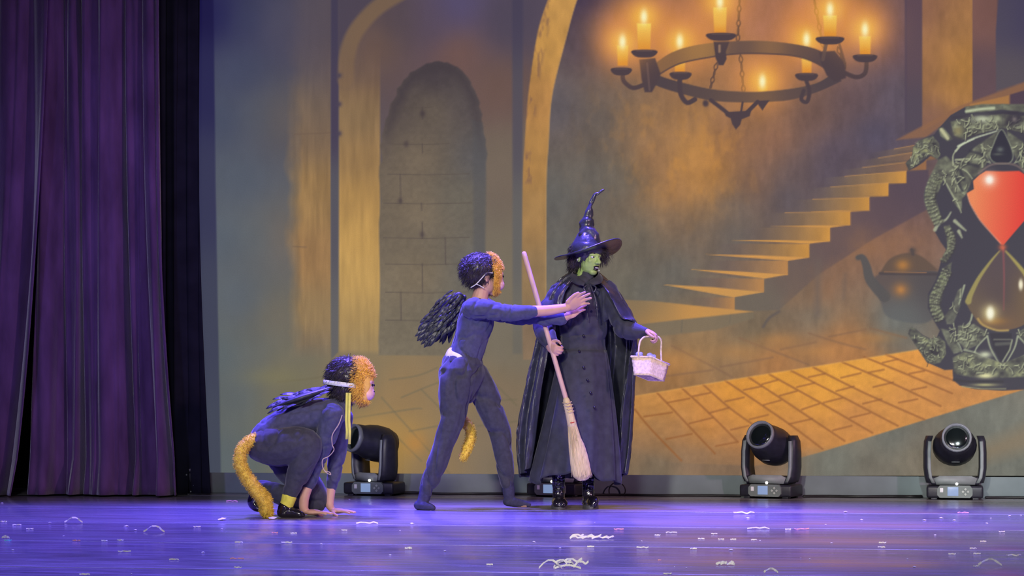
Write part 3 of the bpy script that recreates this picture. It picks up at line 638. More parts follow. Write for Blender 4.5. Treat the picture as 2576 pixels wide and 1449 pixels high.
q = np.stack([i+W, i+W+1, i+1, i], 1).astype(np.int32)
me.loops.add(q.size); me.loops.foreach_set('vertex_index', q.ravel()); me.polygons.add(len(q)); me.polygons.foreach_set('loop_start', (np.arange(len(q))*4).astype(np.int32))
me.update(calc_edges=True)
ca = me.color_attributes.new('picture', 'FLOAT_COLOR', 'POINT')
ca.data.foreach_set('color', np.concatenate([lin.reshape(-1, 3), np.ones((H*W, 1))], 1).astype(np.float32).ravel())
bm_ = bpy.data.materials.new('projection_cloth'); bm_.use_nodes = True
N = bm_.node_tree.nodes; L = bm_.node_tree.links; b = N['Principled BSDF']
at_ = N.new('ShaderNodeVertexColor'); at_.layer_name = 'picture'
gn = N.new('ShaderNodeTexNoise'); gn.inputs['Scale'].default_value = 160; gn.inputs['Detail'].default_value = 1
mr = N.new('ShaderNodeMapRange'); mr.inputs['To Min'].default_value = .88; mr.inputs['To Max'].default_value = 1.12; L.new(gn.outputs['Fac'], mr.inputs['Value'])
tc = N.new('ShaderNodeTexCoord'); L.new(tc.outputs['Object'], gn.inputs['Vector'])
vm = N.new('ShaderNodeVectorMath'); vm.operation = 'SCALE'; L.new(at_.outputs['Color'], vm.inputs[0]); L.new(mr.outputs['Result'], vm.inputs['Scale'])
L.new(vm.outputs['Vector'], b.inputs['Emission Color']); b.inputs['Emission Strength'].default_value = .92
b.inputs['Base Color'].default_value = (.022, .022, .022, 1); b.inputs['Roughness'].default_value = .9; b.inputs['Specular IOR Level'].default_value = .1
bd = obj('projected_backdrop', me, bm_)
tag(bd, 'tall backdrop with a projected castle hall, candle chandelier, stone stairs and ornate hourglass', 'backdrop')
# unlit foot of the backdrop cloth, added as a separate grey strip
P0, P1 = on_wall(525, 1196, WALL_Y), on_wall(2900, 1196, WALL_Y)
obj('backdrop_foot', box(((P0.x+P1.x)/2, WALL_Y-.006, .0695), (P1.x-P0.x, .01, .137), bev=.002), mat('base_grey', (.18, .22, .23), .7, .2, .15, 4), kind='structure')
# ---- curtains
def curtain(name, xs_top, xs_bot, y0, depth, creases, ztop, seed, m, label, flare=0.0, zb=.012, nx=150, nz=60, lift=0):
    rows = []
    rng = np.random.default_rng(seed); ph = rng.uniform(0, 6.28, 6)
    for iz in range(nz+1):
        t = (iz/nz); z = ztop+(zb-ztop)*t**.9
        row = []
        for ix in range(nx+1):
            s = ix/nx
            x = (xs_top[0]+(xs_top[1]-xs_top[0])*s)*(1-t**2.2)+(xs_bot[0]+(xs_bot[1]-xs_bot[0])*s)*t**2.2
            s2 = s+.012*math.sin(3*t+6*s+ph[0])
            d = .34*math.sin(13*s2+ph[1])+.22*math.sin(29*s2+ph[2]+1.2*t)+.09*math.sin(61*s2+ph[3]-1.5*t)+.03*math.sin(130*s2+ph[4])
            for (c, wd, am) in creases: d -= am*math.exp(-((s2-c-.012*math.sin(2*t))/wd)**2)
            d *= depth*(1+.5*t)
            bot = max(0, (t-.93)/.07)
            d -= -bot*flare*(.5+.5*math.sin(17*s+ph[5]))
            row.append((x + .012*math.sin(40*s+5*t), y0-d - bot*flare*(.6+.6*math.sin(31*s+ph[2])), z + (.03*lift*bot*math.sin(23*s+ph[3]))*(1 if t < 1 else 0)))
        rows.append(row)
    o = obj(name, sheet(rows, .006), m)
    return tag(o, label, 'curtain')
VEL = mat('velvet', (.085, .040, .115), .85, .15, .35, 9, .25, 220, sheen=.5, stretch=(1, 1, .25))
def wx(px, y): return on_wall(px, 900, y).x
curtain('stage_curtain', (wx(100, -.5), wx(401, -.5)), (wx(86, -.5), wx(446, -.5)), -.50, .085, [(.31, .018, 1.1), (.68, .02, 1.2), (.965, .012, 1.0), (.18, .01, .5), (.86, .01, .5), (.47, .03, .5)], 3.9, 3, VEL,
        'plum velvet stage curtain hanging in long folds, hem crumpled on the floor', .05)
curtain('stage_curtain', (wx(-330, -.75), wx(118, -.75)), (wx(-330, -.75), wx(28, -.75)), -.72, .07, [(.70, .04, .8), (.9, .03, .9), (.5, .03, .7)], 3.9, 8, VEL,
        'darker violet velvet curtain gathered at the far left edge of the stage', .02)
BLK = mat('black_drape', (.012, .012, .02), .95, .05, .2, 8)
curtain('masking_drape', (wx(330, -.2), wx(503, -.2)), (wx(330, -.2), wx(528, -.2)), -.22, .03, [(.5, .02, .8)], 3.9, 12, BLK, 'narrow black masking drape between velvet curtain and backdrop', 0, nx=60)
# ------------------------------------------------------------------ people
SKIN = mat('skin', (.62, .36, .26), .5, .35, .08, 18, .03, 120)
GREEN = mat('green_face_paint', (.36, .52, .16), .45, .4, .12, 16, .03, 120)
NAVY = mat('navy_jersey', (.070, .074, .135), .85, .2, .18, 40, .12, 300, sheen=.25)
CHAR = mat('charcoal_trousers', (.054, .056, .074), .85, .2, .18, 40, .12, 260, sheen=.25)
SOCK = mat('navy_sock', (.05, .05, .10), .9, .2, .2, 60, .2, 400)
HAIR = mat('dark_hair', (.040, .032, .038), .36, .6, .3, 60, stretch=(1, 1, .3))
ORFUR = mat('orange_fur', (.95, .55, .11), .8, .2, .18, 30)
YEFUR = mat('yellow_fur', (.92, .64, .09), .8, .2, .18, 30)
MASKF = mat('mask_face', (.80, .48, .44), .4, .4, .1, 20)
DARK = mat('near_black', (.01, .009, .012), .5, .3, .1)
WHITE = mat('white_elastic', (.78, .78, .80), .7, .2, .06, 40)
FEATH = mat('black_feather', (.022, .025, .030), .45, .5, .35, 50)
SATIN = mat('black_satin', (.040, .043, .060), .30, .6, .25, 14, .35, 26)
DRESS = mat('black_dress', (.046, .048, .066), .75, .3, .2, 24, .12, 160, sheen=.2)
PATENT = mat('patent_leather', (.014, .012, .02), .14, .6, .2, 20, .15, 45, coat=.6)
YSOCK = mat('yellow_sock', (.78, .74, .10), .8, .2, .1, 60)
class Person:
    def __init__(s, D, px, py, label, group=None):
        s.D = D; s.o = at(px, py, D); s.o.z = 0.0
        s.root = thing('person', s.o, label, 'person', 0, group); s.bm = bmesh.new()
    def P(s, px, py, dd=0.): return at(px, py, s.D) + FWD*dd - s.o
    def r(s, px): return px/FPX*s.D
    def limb(s, bm, path, k=1., n=4, seg=14):
        pts = [s.P(*p[:3]) for p in path]; rad = []
        for p in path:
            q = p[3]; rad.append((s.r(q[0])*k, s.r(q[1])*k) if isinstance(q, (tuple, list)) else s.r(q)*k)
        return tube(bm, pts, rad, seg, None, n)
    def head(s, C, f, u, H):
        f = f.normalized(); l = u.cross(f).normalized(); u = f.cross(l).normalized()
        s.R = Matrix((f, l, u)).transposed(); s.C = C; s.H = H
        s.hp = lambda a, b, c: C + (f*a+l*b+u*c)*H
        s.hv = lambda a, b, c: f*a+l*b+u*c
        E = lambda bm, c, r: ell(bm, s.hp(*c), [x*H for x in r], s.R)
        s.E = E; b = s.bm
        E(b, (-.06, 0, .12), (.42, .335, .37)); E(b, (.13, 0, -.12), (.27, .27, .35)); E(b, (.12, 0, -.30), (.24, .22, .16)); E(b, (.27, 0, -.40), (.10, .12, .09))
        E(b, (.30, 0, .06), (.10, .22, .06)); tube(b, [s.hp(.36, 0, .04), s.hp(.43, 0, -.06), s.hp(.47, 0, -.13)], [.035*H, .045*H, .055*H], 10)
        E(b, (.42, .05, -.145), (.04, .04, .035)); E(b, (.42, -.05, -.145), (.04, .04, .035))
        for q in (1, -1):
            E(b, (.02, q*.335, -.06), (.075, .03, .12)); E(b, (.27, q*.15, -.11), (.085, .085, .08))
        E(b, (.36, 0, -.25), (.06, .10, .035)); E(b, (.35, 0, -.30), (.055, .085, .035))
    def hand(s, wrist, d, nrm, thumb, L=.16, curl=(20, 20, 20, 20), spread=6, tcurl=20, tdir=None, k=1.0):
        d = d.normalized(); nrm = (nrm - d*nrm.dot(d)).normalized(); sd = d.cross(nrm).normalized()
        if sd.dot(thumb) < 0: sd = -sd
        b = s.bm
        S = lambda a, x, z: wrist + d*a*L + sd*x*L + nrm*z*L
        def flat(p, q, ra, rb):
            rot = Matrix((d, sd, nrm)).transposed(); ell(b, (p+q)/2, ((q-p).length/2*1.25, ra, rb), rot)
        flat(S(-.02, 0, 0), S(.50, 0, 0), .235*L, .105*L); flat(S(.22, .02, .0), S(.52, 0, 0), .24*L, .09*L)
        for i, (off, ln) in enumerate(((.165, .42), (.055, .48), (-.055, .45), (-.16, .35))):
            a = math.radians(spread)*(1.5-i); dd = (d*math.cos(a)+sd*math.sin(a)).normalized()
            p = S(.44 + (.03 if i in (1, 2) else 0), off, 0); pts = [p]; c = math.radians(curl[i])
            v = dd.copy(); axis = v.cross(nrm).normalized()
            for j, seg in enumerate((.45, .32, .25)):
                v = Matrix.Rotation(c*(.7 if j == 0 else 1.0), 3, axis) @ v
                p = p + v*(ln*L*seg); pts.append(p)
            tube(b, pts, [.056*L*k, .052*L*k, .048*L*k, .040*L*k], 10, None, 3)
        v = (d*.55+sd*.75+nrm*.25).normalized() if tdir is None else tdir.normalized()
        p = S(.12, .17, .03); pts = [p]; ax = v.cross(d).normalized()
        for j, seg in enumerate((.20, .17, .14)):
            p = p+v*seg*L; pts.append(p); v = Matrix.Rotation(math.radians(tcurl), 3, ax) @ v
        tube(b, pts, [.085*L, .065*L, .058*L, .045*L], 10, None, 3)
    def finish(s, voxel=.0036, mats=(SKIN,), pick=None):
        me = fuse(s.bm, voxel, 3); o = obj('body', me, mats[0], s.root)
        if len(mats) > 1:
            for m in mats[1:]: me.materials.append(m)
            for f in me.polygons:
                f.material_index = pick(f.center)
        return o
    def cloth(s, name, bm, m, parent=None, voxel=.006, smooth=5, amp=.006, freq=(14, 14, 14), seed=1):
        me = fuse(bm, voxel, smooth, name); wrinkle(me, amp, freq, seed)
        return obj(name, me, m, parent or s.root)
    def wing(s, axis, wid, rows, ncol, fl, seed, dd0, m=FEATH, dspread=0., fan=22, label=None):
        "folded costume wing: padded core with overlapping feathers, each feather a piece of its own"
        rng = random.Random(seed); A = [np.array(p, float) for p in axis]
        bm = bmesh.new(); s.limb(bm, [(axis[0][0], axis[0][1], axis[0][2], (wid*.35, 7)), ((axis[0][0]+axis[1][0])/2, (axis[0][1]+axis[1][1])/2, (axis[0][2]+axis[1][2])/2, (wid*.75, 8 if not dspread else dspread*FPX/s.D)), (axis[1][0], axis[1][1], axis[1][2], (wid*.22, 4))], 1)
        w = obj('wing', mesh_of(bm), m, s.root)
        ax = (A[1]-A[0])[:2]; Lx = np.hypot(*ax); ax = ax/Lx; pr = np.array([-ax[1], ax[0]])
        global FEATHER
        for i in range(rows):
            t = (i+.3)/rows
            ww = wid*(math.sin(math.pi*min(1, .18+.75*t))**.7)
            for j in range(ncol):
                q = (j+.5)/ncol*2-1 + rng.uniform(-.12, .12)
                c = A[0][:2]+ax*Lx*t*.92+pr*q*ww
                ang = math.atan2(ax[1], ax[0])+math.radians(fan*q*.9+rng.uniform(-6, 6))
                ln = fl*(.75+.55*t)*rng.uniform(.85, 1.2)
                dd = A[0][2]+(A[1][2]-A[0][2])*t + dd0*(1-.9*t) + rng.uniform(-.006, .006) + (dspread*q if dspread else 0)
                o = bpy.data.objects.new('feather', FEATHER); col.objects.link(o); o.parent = w
                xa = (RGT*math.cos(ang)-UP*math.sin(ang)); za = (-FWD*1.0 + UP*(1.6 if dspread else .0) + RGT*rng.uniform(-.45, .45)+UP*rng.uniform(-.35, .35))
                za = (za-xa*za.dot(xa)).normalized(); ya = za.cross(xa)
                S = s.r(ln); wd = S*rng.uniform(.85, 1.15)
                p0 = s.P(c[0], c[1], dd)
                o.matrix_local = Matrix.Translation(p0) @ Matrix((xa*S, ya*wd, za*S)).transposed().to_4x4()
        return w
    def monkey_mask(s, fur_n=1500, seed=3, cut=.10, fl=.03):
        bm = bmesh.new()
        s.E(bm, (.15, 0, .02), (.37, .375, .52)); s.E(bm, (.25, 0, -.24), (.26, .27, .22)); s.E(bm, (.30, 0, .16), (.2, .3, .12))
        me = fuse(bm, .005, 4)
        b2 = bmesh.new(); b2.from_mesh(me)
        bmesh.ops.bisect_plane(b2, geom=b2.verts[:]+b2.edges[:]+b2.faces[:], plane_co=s.hp(cut, 0, 0), plane_no=s.hv(1, 0, .10), clear_inner=True)
        bmesh.ops.bisect_plane(b2, geom=b2.verts[:]+b2.edges[:]+b2.faces[:], plane_co=s.hp(.2, 0, -.40), plane_no=s.hv(.45, 0, 1), clear_inner=True)
        me2 = mesh_of(b2, 'mask', recalc=False); mk = obj('mask', me2, ORFUR, s.root); mk['label'] = 'fluffy orange animal mask'
        fp = bmesh.new(); s.E(fp, (.31, 0, -.06), (.23, .22, .25)); s.E(fp, (.42, 0, -.22), (.16, .20, .15)); s.E(fp, (.50, 0, -.14), (.06, .09, .05)); s.E(fp, (.42, .1, .06), (.1, .1, .06)); s.E(fp, (.42, -.1, .06), (.1, .1, .06))
        f = obj('mask_face', fuse(fp, .004, 4), MASKF, mk); f['label'] = 'smooth pink face of the mask'
        for q in (1, -1):
            e = bmesh.new(); s.E(e, (.515, q*.085, -.01), (.03, .035, .03)); obj('eye_hole', e, DARK, mk)
            e = bmesh.new(); s.E(e, (.555, q*.03, -.15), (.016, .018, .014)); obj('nostril', e, DARK, mk)
        fx = np.array(s.hv(1, 0, 0)); ux = np.array(s.hv(0, 0, 1)); C0 = np.array(s.C)
        def pick(a, n):
            q = (a-C0)/s.H; return ~((q@fx > .36) & (np.abs(q@ux+.1) < .26))
        down = s.hv(-.35, 0, -.25)
        obj('fur', fur(me2, fur_n, fl, .0016, seed, tuple(down), .32, pick), ORFUR, mk, kind='stuff')
        return mk
    def hair(s, parts, n=2600, length=.045, seed=1, comb=(-.2, 0, -.5), voxel=.006, jit=.3, lump=.004):
        bm = bmesh.new()
        for c, r in parts: s.E(bm, c, r)
        me = fuse(bm, voxel, 3, 'hair'); wrinkle(me, lump, (40, 40, 22), seed)
        h = obj('hair', me, HAIR, s.root)
        obj('hair_strands', fur(me, n, length, .0014, seed, tuple(s.hv(*comb)), jit), HAIR, h, kind='stuff')
        return h
def feather_mesh():
    bm = bmesh.new(); prof = [(0, .02), (.12, .10), (.35, .15), (.62, .14), (.85, .085), (1.0, .01)]; rows = []
    for x, wv in prof:
        z = .10*math.sin(math.pi*x*.9)
        rows.append([bm.verts.new((x, -wv, z-.03)), bm.verts.new((x, 0, z)), bm.verts.new((x, wv, z-.03))])
    for a, b in zip(rows, rows[1:]):
        bm.faces.new((a[0], a[1], b[1], b[0])); bm.faces.new((a[1], a[2], b[2], b[1]))
    bmesh.ops.recalc_face_normals(bm, faces=bm.faces)
    bmesh.ops.solidify(bm, geom=bm.faces[:], thickness=.012)
    me = mesh_of(bm, 'feather', smooth=False); me.materials.append(FEATH); return me
FEATHER = feather_mesh()
R_, F_, U_ = RGT, FWD, UP

# ---- person crouching at the left, both hands on the floor
A = Person(floor_d(1299), 740, 1299, 'person crouching on hands and knee, dark clothes, orange mask and long yellow tail')
torso = [(848,1034,0,(34,58)),(820,1040,0,(40,66)),(775,1050,0,(44,62)),(720,1068,0,(42,56)),(680,1092,0,(42,58)),(668,1112,0,(40,60))]
near_arm = [(842,1042,-.12,31),(826,1092,-.10,26),(808,1140,-.06,22),(788,1192,-.04,18),(778,1220,-.04,15)]
far_arm = [(856,1046,.12,28),(852,1095,.13,25),(843,1150,.13,22),(834,1205,.12,18),(829,1231,.12,14)]
near_leg = [(668,1122,-.07,46),(715,1124,-.10,48),(758,1114,-.13,42),(784,1116,-.14,33),(776,1150,-.14,31),(757,1188,-.13,30),(741,1222,-.12,24),(732,1250,-.12,17)]
far_leg = [(690,1130,.10,44),(735,1185,.12,42),(780,1235,.12,36),(800,1262,.12,26)]
far_shin = [(800,1265,.12,24),(750,1262,.14,28),(700,1246,.15,26),(660,1232,.16,20),(640,1228,.16,16)]
for L_, k in ((torso, .74), (near_arm, .58), (far_arm, .58), (near_leg, .64), (far_leg, .64), (far_shin, .6)): A.limb(A.bm, L_, k)
A.limb(A.bm, [(850,1030,0,22),(868,1005,0,20),(880,985,0,22)], 1)
A.limb(A.bm, [(778,1218,-.04,13),(768,1250,-.05,12.5),(766,1274,-.05,12),(770,1284,-.05,10)], 1)
A.limb(A.bm, [(829,1228,.12,12),(826,1256,.11,11.5),(826,1274,.10,10.5),(830,1280,.10,9)], 1)
zf = lambda p, z: V((p.x, p.y, z))
A.hand(zf(A.P(772,1284,-.05), .026), R_*1.0-F_*.15, V((0, 0, -1)), F_*1.0, .155, (6, 4, 4, 6), 9, 10)
A.hand(zf(A.P(830,1280,.10), .026), R_*1.0-F_*.35, V((0, 0, -1)), -F_, .15, (6, 4, 4, 6), 9, 10)
A.limb(A.bm, [(730,1256,-.12,14),(724,1276,-.12,14),(716,1288,-.12,11)], 1); A.limb(A.bm, [(714,1286,-.12,11),(740,1289,-.13,10),(762,1291,-.14,8)], 1)
A.limb(A.bm, [(640,1230,.16,13),(632,1255,.16,13),(636,1272,.16,11),(652,1278,.15,9)], 1)
A.head(A.P(882,961,0), R_*.98-U_*.12-F_*.1, UP*1.0+R_*.1, .245)
A.finish()
bm = bmesh.new(); A.limb(bm, torso); A.limb(bm, near_arm); A.limb(bm, far_arm); A.limb(bm, [(850,1032,0,29),(862,1020,0,26)])
A.cloth('sweater', bm, NAVY, amp=.008, freq=(9, 9, 15), seed=2)
bm = bmesh.new(); A.limb(bm, near_leg); A.limb(bm, far_leg); A.limb(bm, far_shin); A.limb(bm, [(662,1108,0,(38,56)),(680,1100,0,(44,62)),(705,1122,0,(42,60))])
A.cloth('trousers', bm, CHAR, amp=.010, freq=(12, 12, 8), seed=5)
for nm, path, m in (('sock', [(733,1246,-.12,19),(729,1260,-.12,18),(724,1272,-.12,17.5)], YSOCK), ('sock', [(650,1233,.16,17),(641,1240,.16,17),(636,1250,.16,16.5)], YSOCK)):
    bm = bmesh.new(); A.limb(bm, path); A.cloth(nm, bm, m, amp=.002, voxel=.004)
bm = bmesh.new(); A.limb(bm, [(724,1272,-.12,19),(716,1284,-.12,15),(712,1289,-.12,10)]); A.limb(bm, [(714,1286,-.12,13.5),(738,1286,-.125,14),(760,1290,-.14,10),(768,1292,-.14,7)])
sh = A.cloth('shoe', bm, PATENT, amp=.001, voxel=.004)
bm = bmesh.new(); A.limb(bm, [(636,1250,.16,17),(630,1268,.16,16),(640,1280,.15,12),(656,1283,.15,9)]); A.cloth('shoe', bm, PATENT, amp=.001, voxel=.004)
A.hair([((-.09, 0, .15), (.46, .41, .41)), ((-.12, 0, -.14), (.34, .385, .34)), ((-.16, 0, -.34), (.22, .30, .18))], 2600, .03, 4, (-.3, 0, -.9), jit=.22)
A.monkey_mask(2600, 5, fl=.028)
bm = bmesh.new(); n_ = 26
pts = [A.hp(-.10+.50*math.cos(a), .44*math.sin(a), -.07) for a in [math.radians(55+250*i/n_) for i in range(n_+1)]]
rows = [[p+A.hv(0, 0, dz)*A.H for dz in (-.05, .05)] for p in pts]
obj('mask_strap', sheet(rows, .003), WHITE, A.root)
for x0, ln, z in ((875, 1104, -.10), (882, 1116, -.105)):
    rows = [[A.P(x+w_, y, z-.02) for w_ in (-3.2, 3.2)] for x, y in ((x0+2,988),(x0+1,1020),(x0,1055),(x0+2,1085),(x0+1,ln))]
    obj('ribbon', sheet(rows, .002), mat('yellow_ribbon', (.80, .74, .16), .5, .3, .08), A.root)
obj('microphone_cable', curve_tube([A.P(*p) for p in ((866,1044,-.16),(858,1066,-.17),(842,1092,-.16),(841,1116,-.15),(845,1130,-.14),(832,1146,-.13),(817,1154,-.13),(816,1172,-.12),(824,1186,-.12),(836,1192,-.12),(833,1186,-.12),(822,1183,-.12))], .0028), mat('beige_cable', (.55, .42, .38), .5), A.root)
tl = bmesh.new(); A.limb(tl, [(652,1098,-.10,9),(634,1108,-.14,12),(618,1130,-.18,13.5),(614,1158,-.2,14),(626,1190,-.2,14),(652,1224,-.21,15),(674,1250,-.21,16),(680,1275,-.2,16),(684,1288,-.19,13)], 1)
tme = fuse(tl, .005, 2); wrinkle(tme, .004, (50, 50, 50), 3); t_ = obj('tail', tme, YEFUR, A.root); t_['label'] = 'long fluffy yellow tail'
obj('fur', fur(tme, 4200, .016, .0013, 7, (0, 0, -.3), .5), YEFUR, t_, kind='stuff')
A.wing(((838,976,-.08),(694,1024,-.10)), 13, 7, 3, 40, 11, -.02, dspread=.07, fan=10)
A.wing(((838,974,.08),(700,1012,.10)), 12, 6, 3, 40, 12, -.02, dspread=.07, fan=10)

# ---- person standing, arms stretched out towards the right
B = Person(13.45, 1190, 1281, 'person in navy top with black feather wing, arms stretched towards the caped figure')
torso = [(1201,770,0,(26,54)),(1196,782,0,(40,66)),(1195,812,0,(48,60)),(1183,855,0,(44,54)),(1172,888,0,(43,52)),(1166,902,0,(44,52))]
near_arm = [(1190,778,-.15,30),(1225,782,-.17,25),(1272,789,-.17,21.5),(1310,790,-.18,18),(1344,786,-.19,15.5)]
far_arm = [(1208,772,.13,29),(1250,784,.09,24),(1300,797,.0,20),(1360,803,-.07,17),(1412,803,-.09,15)]
near_leg = [(1155,935,-.07,(44,46)),(1148,990,-.09,38),(1141,1048,-.10,33),(1122,1112,-.10,28),(1096,1182,-.09,26),(1080,1215,-.09,19),(1073,1234,-.09,15)]
far_leg = [(1190,940,.07,(36,44)),(1213,985,.07,35),(1241,1048,.07,31),(1258,1088,.07,27),(1264,1130,.07,23),(1271,1182,.07,20),(1277,1222,.07,15)]
hips = [(1166,908,0,(49,58)),(1163,935,0,(54,62)),(1166,962,0,(50,56)),(1172,990,0,(30,40))]
for L_, k in ((torso, .74), (near_arm, .6), (far_arm, .6), (near_leg, .62), (far_leg, .62), (hips, .78)): B.limb(B.bm, L_, k)
B.limb(B.bm, [(1203,764,0,23),(1209,742,0,20),(1213,722,0,21)], 1)
B.limb(B.bm, [(1340,786,-.19,14.5),(1375,784,-.19,13.5),(1410,779,-.19,11.5),(1426,776,-.19,11)], 1)
B.limb(B.bm, [(1405,803,-.09,12),(1420,800,-.095,10.5),(1430,795,-.10,9.5)], 1)
B.hand(B.P(1424,776,-.19), R_*.9+U_*.48-F_*.12, -F_*.9-U_*.4+R_*.1, U_*1.0, .165, (14, 8, 10, 16), 7, 12, R_*.6+U_*.75-F_*.3)
B.hand(B.P(1428,796,-.10), R_*.8+U_*.62, F_*.9-U_*.3, U_, .14, (18, 14, 16, 20), 5, 12)
B.limb(B.bm, [(1073,1232,-.09,12),(1066,1256,-.09,12.5),(1060,1272,-.1,9)], 1); B.limb(B.bm, [(1055,1270,-.09,9),(1074,1273,-.12,9),(1090,1276,-.14,6)], 1)
B.limb(B.bm, [(1277,1222,.07,12),(1280,1248,.07,12),(1280,1266,.07,9)], 1); B.limb(B.bm, [(1276,1265,.07,9),(1300,1268,.05,9),(1326,1271,.03,6)], 1)
B.head(B.P(1213,693,0), R_*.95+F_*.30-U_*.02, UP, .235)
B.finish()
bm = bmesh.new()
for L_ in (torso, near_arm, far_arm): B.limb(bm, L_)
B.limb(bm, [(1199,778,0,(28,40)),(1202,770,0,(25,32))])
B.cloth('sweater', bm, NAVY, amp=.011, freq=(13, 13, 9), seed=9)
bm = bmesh.new()
for L_ in (hips, near_leg, far_leg): B.limb(bm, L_)
B.cloth('trousers', bm, CHAR, amp=.019, freq=(15, 15, 5), seed=12)
bm = bmesh.new(); tube(bm, [B.P(1128,889,-.02), B.P(1150,899,-.08), B.P(1182,905,-.09)], [(B.r(5), .05), (B.r(5.5), .04), (B.r(2), .02)], 10)
bm.free(); bm = bmesh.new(); B.limb(bm, [(1167,899,0,(44,53)),(1164,904,0,(45.5,54)),(1163,907,0,(45.5,54))]); ws = B.cloth('undershirt', bm, WHITE, amp=.001, voxel=.005); 
bm = bmesh.new(); B.limb(bm, [(1166,904,0,(48,57)),(1165,913,0,(51,60))]); B.cloth('waistband', bm, CHAR, amp=.004, freq=(40, 40, 8), voxel=.005)
for path in ([(1076,1222,-.09,16),(1068,1252,-.09,15.5),(1060,1272,-.10,12)], [(1053,1270,-.09,12.5),(1074,1272,-.12,12),(1092,1276,-.14,7)]): pass
for pa, pb in (([(1076,1222,-.09,16),(1068,1252,-.09,15.5),(1060,1270,-.10,12.5)], [(1054,1269,-.09,12.5),(1074,1271,-.12,12),(1092,1275,-.14,7.5)]), ([(1277,1218,.07,16),(1280,1246,.07,15),(1281,1264,.07,12)], [(1276,1263,.07,12.5),(1302,1266,.05,11.5),(1330,1270,.03,7)])):
    bm = bmesh.new(); B.limb(bm, pa); B.limb(bm, pb); B.cloth('sock', bm, SOCK, amp=.002, voxel=.0045)
B.hair([((-.09, 0, .15), (.47, .42, .41)), ((-.18, 0, -.02), (.32, .37, .26)), ((.08, 0, .30), (.32, .34, .24))], 2600, .022, 6, (-.5, 0, -.9), jit=.12, lump=.0015)
B.monkey_mask(2000, 8, cut=.20, fl=.024)
for q in (-1,):
    obj('mask_strap', curve_tube([B.hp(*p) for p in ((.16, q*.37, .05), (.04, q*.385, .055), (-.02, q*.39, .03), (-.14, q*.40, -.10), (-.26, q*.36, -.24), (-.36, q*.26, -.32))], .0032), WHITE, B.root)
    obj('earpiece', curve_tube([B.hp(*p) for p in ((-.26, q*.37, -.24), (-.16, q*.38, -.28), (-.06, q*.36, -.33))], .0025), WHITE, B.root)
tl = bmesh.new(); B.limb(tl, [(1132,945,.10,10),(1140,1000,.15,10),(1158,1048,.15,11),(1178,1074,.14,11.5),(1184,1095,.13,12),(1176,1124,.12,11.5),(1164,1152,.11,10)], 1)
tme = fuse(tl, .005, 2); wrinkle(tme, .004, (50, 50, 50), 4); t_ = obj('tail', tme, YEFUR, B.root); t_['label'] = 'fluffy yellow tail'
obj('fur', fur(tme, 3000, .014, .0013, 9, (0, 0, -.3), .5), YEFUR, t_, kind='stuff')
B.wing(((1158,742,.06),(1066,848,.10)), 34, 12, 7, 27, 21, -.05, fan=12)
B.wing(((1166,745,.16),(1104,846,.20)), 20, 6, 4, 34, 22, -.03)

# ---- person in the black cape and pointed hat
C_ = Person(13.62, 1462, 1277, 'person with green face in pointed black hat and long cape, holding broom and basket')
torso = [(1472,700,0,(26,30)),(1468,722,.0,(62,42)),(1466,760,0,(66,52)),(1468,810,-.01,(63,54)),(1467,845,0,(58,48)),(1467,868,0,(56,44)),(1467,890,0,(60,48))]
arm_l = [(1410,732,-.02,27),(1384,774,-.05,27),(1368,815,-.08,27),(1374,845,-.14,23),(1383,864,-.18,17)]
arm_r = [(1524,732,-.02,27),(1548,778,-.06,27),(1566,820,-.11,27),(1596,836,-.15,23),(1618,838,-.17,17)]
for L_, k in ((torso, .70), (arm_l, .52), (arm_r, .52)): C_.limb(C_.bm, L_, k)
C_.limb(C_.bm, [(1468,712,0,21),(1469,692,0,19),(1476,676,.0,20)], 1)
for x0, x1, dz in ((1448,1405,-.02), (1488,1482,-.02)): C_.limb(C_.bm, [(x0,890,0,34),(x0*.6+x1*.4,1040,-.02,26),(x0*.2+x1*.8,1120,-.02,16),(x1,1170,-.02,12),(x1,1240,-.03,10),(x1,1258,-.05,9)], 1)
C_.head(C_.P(1478,646,-.01), R_*.66-F_*.74-U_*.10, UP+R_*.06, .22)
# fist round the broomstick and fist round the basket handle
C_.hand(C_.P(1377,868,-.19), R_*.55-F_*.6-U_*.45, R_*.6+F_*.35-U_*.1, U_-R_*.4, .15, (62, 64, 66, 68), 2, 28, R_*.6-F_*.5+U_*.2)
C_.hand(C_.P(1619,832,-.17), R_*.85-U_*.45-F_*.2, -U_*.9-R_*.3, -F_, .145, (66, 68, 70, 70), 3, 25)
zg = C_.P(1470,712,0).z; xg = 0
C_.finish(.0036, (SKIN, GREEN), lambda c: 1 if c.z > zg else 0)
# face details
for q in (1, -1):
    e = bmesh.new(); C_.E(e, (.335, q*.135, .0), (.05, .055, .03)); ob = obj('eye', e, mat('eye_white', (.7, .7, .66), .3), C_.root)
    e = bmesh.new(); C_.E(e, (.375, q*.13, .0), (.018, .026, .024)); obj('iris', e, DARK, ob)
    obj('eyebrow', curve_tube([C_.hp(.36, q*.06, .075), C_.hp(.355, q*.15, .11), C_.hp(.30, q*.23, .085)], .004), HAIR, C_.root)
LIP = mat('black_lipstick', (.02, .012, .02), .3, .5)
e = bmesh.new(); C_.E(e, (.385, 0, -.245), (.05, .105, .028)); C_.E(e, (.37, 0, -.325), (.045, .085, .030)); C_.E(e, (.37, 0, -.285), (.03, .09, .05)); mo = obj('lips', fuse(e, .002, 2), LIP, C_.root)
e = bmesh.new(); C_.E(e, (.405, 0, -.278), (.02, .065, .018)); obj('teeth', e, WHITE, mo)
e = bmesh.new(); C_.E(e, (.37, .12, -.34), (.02, .02, .02)); obj('microphone', e, WHITE, C_.root)
e = bmesh.new(); C_.E(e, (.0, -.36, -.10), (.03, .02, .035)); obj('earring', e, WHITE, C_.root)
